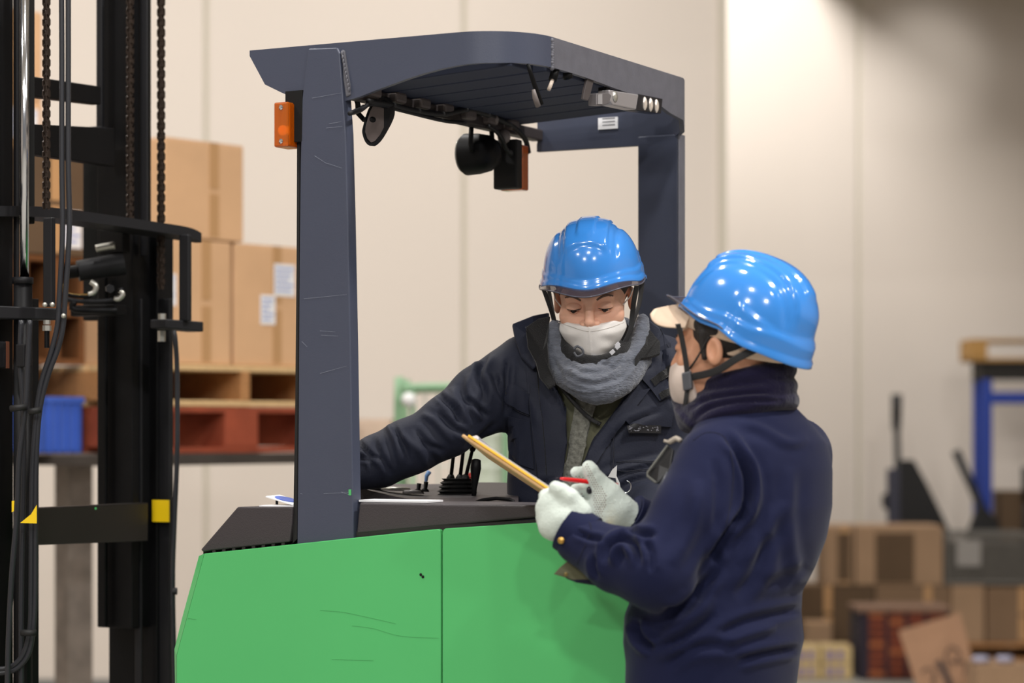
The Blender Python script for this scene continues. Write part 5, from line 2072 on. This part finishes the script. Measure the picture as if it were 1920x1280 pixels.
def glove(name, palm, fs, parent, h=.0022, kp=.014, lo=None, hi=None, rip=.0006):
    allp = [V(p) for pts, rs in palm + fs for p in pts]
    lo = np.array([min(p[i] for p in allp) for i in range(3)]) - .05
    hi = np.array([max(p[i] for p in allp) for i in range(3)]) + .05

    def f(p):
        d = None
        for pts, rs in palm:
            e = chain(p, pts, rs, .01)
            d = e if d is None else smin(d, e, .02)
        fd = fingers(p, fs, .003)
        return smin(d, fd, kp)
    v, q = surf(f, lo, hi, h)
    v = smooth_mesh(v, q, 1, .4)
    v = ripple(v, q, rip, (260, 260, 260))
    o = fin(name, v, q, M_glove, parent)
    return o, v, q


# the driver's right hand holds the back of the guard post
glove('glove', [px_chain((668, 880, 5.40, .030), (640, 884, 5.39, .032), (622, 882, 5.38, .030))],
      [px_chain((622, 868, 5.38, .013), (596, 866, 5.36, .012), (584, 868, 5.33, .011), (586, 870, 5.30, .010)),
       px_chain((618, 880, 5.38, .013), (590, 880, 5.36, .012), (578, 882, 5.33, .011), (580, 884, 5.30, .010)),
       px_chain((618, 894, 5.38, .012), (592, 895, 5.36, .011), (580, 896, 5.33, .010), (582, 897, 5.30, .009)),
       px_chain((620, 906, 5.38, .011), (598, 908, 5.36, .010), (588, 909, 5.34, .009), (588, 909, 5.31, .009)),
       px_chain((640, 866, 5.37, .013), (622, 852, 5.34, .012), (604, 850, 5.32, .011))], drv, .003)
glove('glove', [px_chain((1212, 990, 5.31, .030), (1205, 1010, 5.27, .033), (1198, 1022, 5.24, .030))],
      [px_chain((1180 + i * 12, 1026, 5.235, .012), (1176 + i * 12, 1046, 5.225, .011), (1176 + i * 12, 1060, 5.24, .010)) for i in range(4)] +
      [px_chain((1180, 1005, 5.25, .013), (1166, 1022, 5.235, .012), (1164, 1038, 5.24, .010))], drv, .003)
MB().tube([P(664, 884, 5.395), P(656, 884, 5.39)], [.040, .038], 20).build('sleeve_cuff', M_navy_d, drv, smooth=True)

# ---------------------------------------------------------------- the man in front
MD = 4.78
FM = V((-.86, .51, 0))
LMd = V((-.51, -.86, 0))             # his left
base_m = V((P(1335, 0, 4.80).x, 4.80, 0))
man = thing('person', 'person in navy work jacket seen from behind, blue helmet over beige cap', 'person', tuple(base_m))
mc_ = P(1362, 655, MD)
mR = frame((-.86, .51, -.02))
m2l, l2m = loc_fn(mc_, mR)


def mring(y, cx, h, D=4.80, rt=1.40):
    c = P(cx, y, D)
    hm_ = h / FPX * D
    dp = hm_ / math.sqrt((.51 * rt) ** 2 + .86 ** 2)
    return (c.z, c.x, c.y, dp * rt, dp)


MANG = math.atan2(LMd.y, LMd.x)
m_rings = [mring(735, 1398, 62, 4.80, 1.0), mring(765, 1400, 92, 4.80, 1.2), mring(790, 1408, 112, 4.81), mring(830, 1420, 130, 4.81), mring(880, 1420, 142, 4.81), mring(950, 1412, 150, 4.81), mring(1010, 1398, 152, 4.81),
           mring(1060, 1378, 152, 4.80), mring(1110, 1346, 158, 4.80), mring(1150, 1338, 166, 4.80), mring(1200, 1340, 170, 4.80), mring(1235, 1338, 163, 4.80), mring(1290, 1334, 160, 4.80)]
msh, mel, mwr = P(1340, 868, 4.68), P(1228, 1072, 4.60), P(1088, 1010, 4.69)
msh2, mel2, mwr2 = P(1490, 850, 4.93), P(1440, 1030, 5.02), P(1205, 975, 4.86)


def m_arms(p, g=0.):
    a = chain(p, [msh, P(1298, 960, 4.64), mel], [.075 + g, .074 + g, .070 + g], .02)
    a = smin(a, chain(p, [mel, P(1160, 1050, 4.64), mwr], [.070 + g, .062 + g, .050 + g], .02), .03)
    b = chain(p, [msh2, mel2, P(1300, 1010, 4.93), mwr2], [.075 + g, .07 + g, .055 + g, .040 + g], .02)
    return np.minimum(a, b)


def m_jacket(p):
    d = rings_sdf(p, m_rings, MANG, 2.2, .02)
    d = smin(d, m_arms(p), .030)
    d = smax(d, -ell(p, P(1388, 742, 4.79), (.085, .085, .05)), .01)
    # open cuff end
    c0, c1 = V(mwr), P(1062, 995, 4.70)
    return d


v, q = surf(m_jacket, (-.0, 4.45, .80), (.75, 5.25, 1.50), .0062)
v = smooth_mesh(v, q, 2)
v = ripple(v, q, .004, (7, 7, 7), 9.)
v = folds(v, q, [
    ([(1357, 812), (1388, 853), (1402, 902), (1396, 955), (1368, 990), (1343, 1028), (1346, 1062)], 7, -0.0202), ([(1375, 830), (1412, 880), (1418, 940), (1395, 990)], 9, 0.0093),
    ([(1346, 1062), (1320, 1100), (1280, 1140), (1240, 1150)], 9, -0.0186), ([(1077, 996), (1106, 1008), (1134, 1012)], 5, -0.0109), ([(1130, 1056), (1140, 1024), (1168, 1008), (1190, 1020), (1200, 1062)], 6, -0.0170),
    ([(1150, 1060), (1154, 1035), (1172, 1028), (1184, 1045)], 6, 0.0124), ([(1115, 1040), (1112, 1062), (1120, 1085)], 5, -0.0093), ([(1210, 1015), (1222, 1040), (1220, 1070)], 6, -0.0093),
    ([(1170, 985), (1195, 1000), (1230, 1000)], 6, -0.0124), ([(1340, 860), (1348, 930), (1342, 1000)], 8, -0.0062), ([(1310, 900), (1300, 980), (1260, 1060)], 14, 0.0078),
    ([(1483, 874), (1479, 963), (1487, 1044), (1500, 1100)], 12, 0.0062), ([(1440, 1000), (1420, 1070), (1380, 1120)], 12, -0.0093),
    ([(1345, 1190), (1398, 1165), (1460, 1150), (1508, 1140)], 8, -0.0093), ([(1350, 1210), (1400, 1190), (1455, 1175)], 8, 0.0078), ([(1191, 1162), (1200, 1195), (1225, 1218)], 7, -0.0186),
    ([(1225, 1218), (1284, 1195), (1345, 1150)], 8, -0.0109), ([(1240, 1190), (1290, 1165), (1340, 1120)], 10, 0.0093), ([(1250, 1250), (1300, 1215), (1380, 1210)], 9, -0.0093),
    ([(1380, 1240), (1440, 1225), (1500, 1215)], 7, -0.0093), ([(1515, 820), (1480, 830), (1420, 800), (1380, 795)], 8, 0.0047), ([(1300, 1110), (1330, 1050), (1380, 1000)], 10, -0.0093),
    ([(1430, 1100), (1470, 1085), (1515, 1060)], 10, -0.0047), ([(1385, 1060), (1430, 1010), (1470, 940)], 12, 0.0062)])
mj = fin('work_jacket', v, q, M_work, man)
bv_mj = bvh_of(v, q)
sm = MB()
for pts in ([(1300, 826), (1320, 812), (1345, 812), (1362, 826), (1374, 870), (1372, 930), (1358, 1000)], [(1085, 962), (1108, 985), (1098, 1020), (1082, 1058)]):
    cord(sm, pts, bv_mj, .0011, 5, .0002, 8)
sm.build('seams', M_work_d, mj, smooth=True, kind='stuff')
# cuffs
cu = MB()
a_, b_ = P(1094, 1008, 4.69), P(1066, 990, 4.70)
dr = (b_ - a_).normalized()
cu.tube([a_ - dr * .01, b_ + dr * .004, b_ + dr * .006, b_ - dr * .01], [.051, .049, .043, .040], 28)
MB.build(cu, 'cuff', M_work, mj, shade=50)
a_, b_ = P(1215, 978, 4.865), P(1186, 962, 4.852)
dr = (b_ - a_).normalized()
MB().tube([a_, b_, b_ + dr * .003, b_ - dr * .01], [.041, .040, .034, .032], 24).build('cuff', M_work, mj, shade=50)
h_, n_ = cast(bv_mj, 1052, 1013)
bp = P(1052, 1013, 4.652)
MB().lathe(bp, (-.25, -1, .05), [(.0068, -.004), (.0068, .001), (.005, .003), (0, .0035)], 20).build('cuff_button', M_brass, mj, smooth=True)
# loose olive lined flap under the forearm
sheet('pocket_flap', [P(x, y, d) for x, y, d in [(1038, 1076, 4.70), (1050, 1063, 4.70), (1068, 1048, 4.69), (1095, 1070, 4.68), (1112, 1092, 4.68), (1075, 1087, 4.69)]], .004, mat('olive_lining', (88, 88, 66), .8), mj, .001)
sheet('flap_edge', [P(x, y, d) for x, y, d in [(1060, 1084, 4.695), (1110, 1085, 4.68), (1150, 1092, 4.66), (1130, 1100, 4.68), (1080, 1092, 4.69)]], .006, M_work_d, mj, .001)
MB().lathe(P(1061, 1076, 4.685), (0, -1, 0), [(.004, 0), (.004, .001), (0, .002)], 12).build('snap', mat('dull_brass', (120, 104, 60), .4, .5), mj)
# chest holder, clip and pen
hd = sheet('badge_holder', [P(x, y, d) for x, y, d in [(1250, 834, 4.72), (1262, 842, 4.70), (1256, 880, 4.69), (1232, 906, 4.69), (1212, 892, 4.72), (1214, 884, 4.72)]], .006, mat('holder_black', (28, 28, 30), .35), man, .002)
MB().tube([P(1252, 834, 4.712), P(1214, 886, 4.712), P(1214, 892, 4.710), P(1230, 905, 4.685)], .0022, 8).build('holder_edge', mat('holder_edge', (96, 96, 90), .5), hd, smooth=True)
MB().tube(spline([P(x, y, d) for x, y, d in [(1245, 826, 4.715), (1256, 828, 4.71), (1268, 822, 4.70), (1276, 826, 4.69)]], 4), [.003] * 4 + [.006] * 5 + [.005] * 4, 8).build('clip', mat('clip_grey', (170, 160, 148), .5), hd, smooth=True)
MB().tube([P(1254, 886, 4.668), P(1236, 920, 4.655)], 1, 8, flat=(.010, .005), up=(0, -1, 0)).build('pocket_pen', M_buck, man, smooth=True)

# neck warmer
def m_loop(p, cx, cy, D, rf, rs, front_drop, r, wob=0., ph=0.):
    c = P(cx, cy, D)
    n = 22
    pts = []
    for i in range(n):
        th = 2 * PI * i / n
        f_, s_ = rf * math.cos(th), rs * math.sin(th)
        w_ = FM * f_ + LMd * s_
        pts.append((c.x + w_.x, c.y + w_.y, c.z - front_drop * math.cos(th) + wob * math.sin(2 * th + ph)))
    d = None
    for i in range(n):
        e = cone(p, pts[i], pts[(i + 1) % n], r, r)
        d = e if d is None else np.minimum(d, e)
    return d


def m_warm(p):
    d = m_loop(p, 1398, 714, 4.79, .084, .077, .022, .0195, .003)
    d = smin(d, m_loop(p, 1390, 742, 4.79, .096, .082, .016, .0185, .004, 1.), .006)
    d = smin(d, m_loop(p, 1384, 764, 4.79, .104, .090, .012, .020, .004, 2.), .006)
    d = smin(d, m_loop(p, 1374, 782, 4.79, .086, .088, .010, .022, .003, 2.), .010)
    d = smin(d, cone(p, P(1276, 745, 4.84), P(1296, 786, 4.78), .020, .020), .02)
    return d


cw = np.array(P(1385, 750, 4.79))
v, q = surf(m_warm, cw - (.17, .17, .10), cw + (.17, .17, .09), .0038)
v = smooth_mesh(v, q, 2)
v = folds(v, q, [([(1300, 790), (1330, 765), (1390, 752), (1470, 752)], 4, -.005), ([(1290, 770), (1330, 748), (1400, 738), (1450, 735)], 4, -.004),
                 ([(1310, 798), (1345, 775), (1420, 765)], 5, .003), ([(1260, 760), (1285, 790), (1300, 805)], 5, .004)])
fin('neck_warmer', v, q, M_fleece_n, man)


# body: head, neck, trunk, arms, legs in one surface
def m_body(p):
    d = rings_sdf(p, shrink(m_rings, .03), MANG, 2.2, .02)
    d = smin(d, m_arms(p, -.025), .03)
    cx_, cy_ = base_m.x, base_m.y
    for s in (-1, 1):
        hx, hy = cx_ + s * LMd.x * .085, cy_ + s * LMd.y * .085
        d = smin(d, chain(p, [(hx, hy, .9), (hx, hy, .5), (hx, hy, .1)], [.075, .06, .04], .02), .03)
        d = smin(d, cone(p, (hx, hy, .06), (hx + FM.x * .15, hy + FM.y * .15, .05), .04, .032), .02)
    return d


vh, qh = surf(lambda p: smin(head_sdf(m2l(p)), m_body(p), .03), np.array(mc_) - (.14, .14, .16), np.array(mc_) + (.14, .14, .15), .0026)
vb, qb = surf(lambda p: smax(m_body(p), p[:, 2] - (mc_.z - .15), .01), (-.0, 4.45, -.02), (.75, 5.25, mc_.z - .08), .011)
fin('body', np.concatenate([vh, vb]), np.concatenate([qh, qb + len(vh)]), M_skin2, man)
bv_mh = bvh_of(vh, qh)
for s in (-1, 1):
    eo = MB().ball(l2m((s * .032, -.0795, .004)), .0118, 10).build('eye', M_eye, man, smooth=True)
    MB().ball(l2m((s * .032, -.0850, .0)), .0074, 8).build('iris', M_iris, eo, smooth=True)

    def mlid(p):
        qq = m2l(p)
        d = ell(qq, (s * .032, -.0795, .004), (.0165, .0142, .0140))
        u = smax(d, -.0002 - qq[:, 2], .0012)
        return np.minimum(u, smax(d, qq[:, 2] + .0048, .0012))
    cc = np.array(l2m((s * .032, -.083, .004)))
    v, q = surf(mlid, cc - .026, cc + .026, .0012)
    fin('eyelids', v, q, M_skin2, man)
    MB().tube([l2m((s * (.032 + t * .015), -.080 - .0145 * math.sqrt(max(0, 1 - (t * .85) ** 2)), -.0005)) for t in (-1, -.6, -.2, .2, .6, 1)], .0013, 5).build('lashes', M_hair, man)
    pts = []
    for t in [k / 6 for k in range(7)]:
        p_ = l2m((s * (.014 + .036 * t), -.0985 + .011 * t + .012 * t * t, .0225 + .007 * math.sin(PI * t * .8)))
        h_ = bv_mh.ray_cast(p_ + mR @ V((0, -.03, 0)), mR @ V((0, 1, 0)), .06)[0]
        pts.append(h_ if h_ else p_)
    MB().tube(pts, 1, 8, flat=(.007, .003), up=[mR @ V((0, -1, 0))] * 7).build('eyebrow', M_hair, man, smooth=True)


def m_hair(p):
    qq = m2l(p)
    a = np.stack([np.abs(qq[:, 0]), qq[:, 1], qq[:, 2]], 1)
    d = ell(qq, (0, .022, .040), (.0815, .101, .090))
    side = cone(a, (.071, -.018, .03), (.0735, -.012, -.018), .010, .006)
    d = smax(d, -(qq[:, 1] + .045), .006)
    d = smax(d, -qq[:, 2] - .068, .008)
    d = smax(d, -ell(a, (.090, .002, -.018), (.026, .026, .042)), .005)
    return smin(d, side, .006)


v, q = surf(m_hair, np.array(mc_) - .14, np.array(mc_) + .14, .0035)
fin('hair', v, q, M_hair, man)


def m_mask(p):
    qq = m2l(p)
    d = ell(qq, (0, -.048, -.058), (.073, .068, .072))
    d = smin(d, cone(qq, (0, -.104, -.020), (0, -.100, -.085), .010, .014), .035)
    ax = np.abs(qq[:, 0])
    d = smax(d, qq[:, 2] - (-.030 + .20 * np.maximum(ax - .012, 0)), .003)
    d = smax(d, qq[:, 1] + .046 + .2 * (qq[:, 2] + .05), .003)
    return smax(d, -(qq[:, 2] + .115), .004)


v, q = surf(m_mask, np.array(mc_) - (.14, .14, .15), np.array(mc_) + (.10, .14, .04), .0028)
mk2 = fin('face_mask', v, q, M_mask2, man)
MB().tube(spline([l2m((.062, -.058, -.045)), l2m((.074, -.030, -.020)), l2m((.082, -.006, .010)), l2m((.086, .004, .022))], 4), .0022, 6).build('ear_loop', M_strap, mk2, smooth=True)
# beige cap under the helmet
hcM = P(1399, 619, MD + .005)
pit = math.radians(22)
fh = V((-.86 * math.cos(pit), .51 * math.cos(pit), math.sin(pit)))
hRM = frame(fh)
h2l, l2h = loc_fn(hcM, hRM)


def cap_sdf(p):
    qq = h2l(p)
    d = ell(qq, (0, -.006, -.012), (.098, .122, .11))
    d = smax(d, -(qq[:, 2] + .052 - .20 * (qq[:, 1])), .004)
    return smax(d, qq[:, 2] - .06, .01)


v, q = surf(cap_sdf, np.array(hcM) - .15, np.array(hcM) + .15, .0035)
cp = fin('cap', v, q, M_cap, man)
bd_v, bd_f = [], []
NB_ = 30
for o_ in (0., -.002):
    for j in range(NB_ + 1):
        u = j / NB_
        th = math.radians(-85 + 125 * u)
        zb_ = -.031 + .020 * u ** 2
        for zz in (.012, zb_):
            rr_ = (.955 if zz > 0 else .925)
            bd_v.append(l2h(((.113 * rr_ + o_) * math.cos(th), (.139 * rr_ + o_) * math.sin(th), zz)))
n_ = 2 * (NB_ + 1)
for j in range(NB_):
    a = 2 * j
    bd_f.append((a, a + 2, a + 3, a + 1))
    bd_f.append((n_ + a, n_ + a + 1, n_ + a + 3, n_ + a + 2))
    bd_f.append((a + 1, a + 3, n_ + a + 3, n_ + a + 1))
mesh_obj('cap_band', bd_v, bd_f, M_cap, cp, smooth=True)
cRM = frame(V((-.86, .46, .05)))
co = P(1300, 588, MD + .05)
cv, cf = [], []
NJ, NS = 18, 10
for side in (0, 1):
    for s in range(NS + 1):
        t = s / NS
        for j in range(NJ + 1):
            u = (j / NJ - .5) * 2
            wdt = .082 * (1 - t ** 3.2) ** .5 if t < 1 else 0.004
            x = u * max(wdt, .004)
            y = .02 - t * .105
            z = .022 - 7.5 * x * x - .05 * t * t * .3 - side * .003
            cv.append(co + cRM @ V((x, y, z)))
n0 = (NS + 1) * (NJ + 1)
for s in range(NS):
    for j in range(NJ):
        a = s * (NJ + 1) + j
        cf.append((a, a + 1, a + NJ + 2, a + NJ + 1))
        cf.append((a + n0, a + NJ + 1 + n0, a + NJ + 2 + n0, a + 1 + n0))
for s in range(NS):
    for j in (0, NJ):
        a = s * (NJ + 1) + j
        b = a + NJ + 1
        cf.append((a, b, b + n0, a + n0) if j == 0 else (a, a + n0, b + n0, b))
for j in range(NJ):
    a = NS * (NJ + 1) + j
    cf.append((a, a + 1, a + 1 + n0, a + n0))
mesh_obj('cap_visor', cv, cf, M_cap, cp, smooth=True)
hm_m = build_helmet(man, hcM, hRM, rx=.113, ry=.139, h=.146, back=-.022, front=.008, vx=.036, vz=.012)
# chin straps
S = mR
stp = [l2m((.088, -.062, .050)), l2m((.079, -.058, .02)), l2m((.074, -.052, -.03)), l2m((.070, -.050, -.075))]
MB().tube(spline(stp, 5), 1, 10, flat=(.013, .0022), up=(S @ V((1, -.2, 0))).normalized()).build('chin_strap', M_strap, man, smooth=True)
stp = [l2m((.066, .095, -.004)), l2m((.080, .060, -.022)), l2m((.082, .015, -.045)), l2m((.073, -.045, -.055))]
MB().tube(spline(stp, 5), 1, 10, flat=(.015, .0022), up=(S @ V((1, .1, -.2))).normalized()).build('chin_strap', M_strap, man, smooth=True)
MB().obox(l2m((.074, -.050, -.062)), (S @ V((0, .010, .002))), (S @ V((.005, 0, 0))), (S @ V((-.001, -.002, .018)))).build('buckle', M_buck, man, bevel=.003)
MB().tube([l2m((.072, -.052, -.078)), l2m((.050, -.070, -.118)), l2m((0, -.085, -.130))], 1, 8, flat=(.012, .002), up=(S @ V((1, -.6, -.6))).normalized()).build('chin_strap', M_strap, man, smooth=True)

# trousers, boots
v, q = surf(lambda p: smin(legs(p, base_m.x, base_m.y, LMd.x, LMd.y, .86, 0, (FM.x, FM.y)), rings_sdf(p, [(.80, base_m.x, base_m.y, .168, .115), (.93, base_m.x, base_m.y, .165, .115)], MANG), .03),
            (base_m.x - .27, base_m.y - .27, .02), (base_m.x + .27, base_m.y + .27, .96), .009)
fin('trousers', v, q, M_trous, man)
boots(man, base_m.x, base_m.y, LMd.x, LMd.y, 0, (FM.x, FM.y))

# gloves
g1, gv, gq = glove('glove', [px_chain((1086, 1004, 4.695, .036), (1060, 975, 4.70, .036), (1044, 950, 4.715, .032)), px_chain((1036, 985, 4.705, .028), (1032, 955, 4.72, .027)),
                             px_chain((1082, 966, 4.70, .024), (1066, 940, 4.71, .022))],
                   [px_chain((1030, 940, 4.722, .0145), (1024, 930, 4.745, .014), (1034, 925, 4.785, .013)),
                    px_chain((1024, 956, 4.722, .0145), (1018, 950, 4.75, .014), (1040, 948, 4.79, .013)),
                    px_chain((1022, 974, 4.722, .0145), (1018, 970, 4.75, .0135), (1044, 968, 4.79, .0125)),
                    px_chain((1028, 992, 4.720, .0135), (1024, 990, 4.745, .013), (1052, 985, 4.785, .012)),
                    px_chain((1088, 958, 4.69, .021), (1070, 932, 4.685, .0165), (1054, 920, 4.69, .0145), (1042, 914, 4.70, .0135))], man, .0022, .012)
g2, gv2, gq2 = glove('glove', [px_chain((1180, 968, 4.85, .031), (1156, 955, 4.845, .034), (1138, 935, 4.842, .031)), px_chain((1148, 980, 4.85, .022), (1128, 955, 4.85, .022)),
                               px_chain((1140, 925, 4.84, .022), (1124, 905, 4.838, .018))],
                     [px_chain((1128, 918, 4.835, .019), (1116, 896, 4.828, .0165), (1108, 882, 4.825, .0150), (1104, 876, 4.826, .0140)),
                      px_chain((1132, 922, 4.862, .015), (1110, 896, 4.880, .0135), (1092, 886, 4.875, .0125), (1080, 885, 4.865, .0115)),
                      px_chain((1128, 934, 4.862, .014), (1108, 922, 4.872, .0130), (1092, 917, 4.862, .0120), (1079, 917, 4.850, .0112)),
                      px_chain((1126, 950, 4.865, .013), (1106, 942, 4.870, .0120), (1092, 943, 4.860, .0110), (1088, 950, 4.850, .0105)),
                      px_chain((1130, 966, 4.862, .013), (1108, 962, 4.865, .0115), (1096, 966, 4.855, .0108))], man, .0021, .010)
bv_g2 = bvh_of(gv2, gq2)
dt = MB()
dpoly = [(1100, 868), (1112, 885), (1122, 905), (1136, 925), (1136, 950), (1126, 975), (1118, 975), (1112, 940), (1112, 915), (1102, 890), (1098, 876)]
for iy in range(28):
    for ix in range(14):
        x, y = 1094 + ix * 4.4 + (iy % 2) * 2.2, 866 + iy * 4.2
        if poly2d(np.array([x]), np.array([y]), dpoly)[0] < 0:
            h_, n_ = cast(bv_g2, x, y)
            if h_ and n_:
                dt.lathe(h_, n_, [(.00115, -.0005), (.00115, .0004), (0, .0007)], 6)
for cx_, cy_ in ((1083, 893), (1090, 895), (1081, 924), (1088, 925), (1098, 947)):
    for k in range(3):
        h_, n_ = cast(bv_g2, cx_ + k * 3 - 3, cy_ + (k % 2) * 2)
        if h_:
            dt.lathe(h_, n_, [(.0014, -.0005), (.0014, .0004), (0, .0007)], 6)
dt.build('grip_dots', M_gdot, g2, kind='stuff')

# ---------------------------------------------------------------- clipboard and pen
A_, B_ = P(868, 812, 4.85), P(1128, 984, 4.745)
Lv = (B_ - A_)
Ln = Lv.normalized()
mid = (A_ + B_) / 2
view = (mid - V((0, 0, HC))).normalized()
W0 = (view - Ln * view.dot(Ln)).normalized()
up_ = Ln.cross(W0)
if up_.z < 0:
    up_ = -up_
W1 = (W0 + up_ * -.035).normalized()
N1 = Ln.cross(W1).normalized()
if N1.z < 0:
    N1 = -N1
cb = thing('clipboard', 'wooden clipboard with papers held edge on by the front person', 'clipboard', tuple(mid))


def slab(s0, s1, t0, t1, n0, n1):
    c = A_ + Ln * ((s0 + s1) / 2) + W1 * ((t0 + t1) / 2) + N1 * ((n0 + n1) / 2)
    return c, Ln * (s1 - s0) / 2, W1 * (t1 - t0) / 2, N1 * (n1 - n0) / 2


LL = Lv.length
MB().obox(*slab(0, LL, 0, .22, -.0075, -.0005)).build('board', mat('board_tan', (196, 158, 112), .6, var=.08, vscale=20), cb, bevel=.0025)
MB().obox(*slab(.012, LL, -.0015, .215, -.0005, .0045)).build('folder', mat('folder_yellow', (240, 186, 52), .5), cb, bevel=.001)
pp = MB()
for i in range(4):
    pp.obox(*slab(.02 + i * .003, LL - .02 + i * .002, .001 + .001 * (i % 2), .212, .0046 + i * .0007, .0051 + i * .0007))
pp.build('papers', mat('paper_grey_white', (214, 212, 216), .7), cb, kind='stuff')
ck = MB().tube([A_ + Ln * .012 + W1 * .05 + N1 * .008, A_ + Ln * .014 + W1 * .16 + N1 * .008], .006, 10)
ck.obox(*slab(.004, .034, .05, .16, .0075, .009))
ck.build('clip', mat('clip_white', (225, 222, 228), .25, .4), cb, shade=40)

pn = thing('pen', 'red ballpoint pen with a black clip in the gloved hand', 'pen', tuple(P(1100, 903, 4.82)))
a_, b_ = P(1042, 896, 4.80), P(1158, 909, 4.85)
L_ = (b_ - a_)
MB().tube([a_ + L_ * .06, a_ + L_ * .12, a_ + L_ * .3, a_ + L_ * .94, b_], [.0018, .0036, .0046, .0046, .0040], 14).build('barrel', mat('pen_red', (226, 34, 38), .2, coat=.5), pn, smooth=True)
MB().tube([a_, a_ + L_ * .03, a_ + L_ * .065], [.0006, .0016, .0020], 10).build('tip', mat('pen_tip', (60, 50, 56), .3, .5), pn, smooth=True)
MB().ball(P(1105, 919, 4.828), .0062, 8, (1, 1, 1.3)).build('clip_knob', mat('gloss_black', (20, 16, 26), .12), pn, smooth=True)
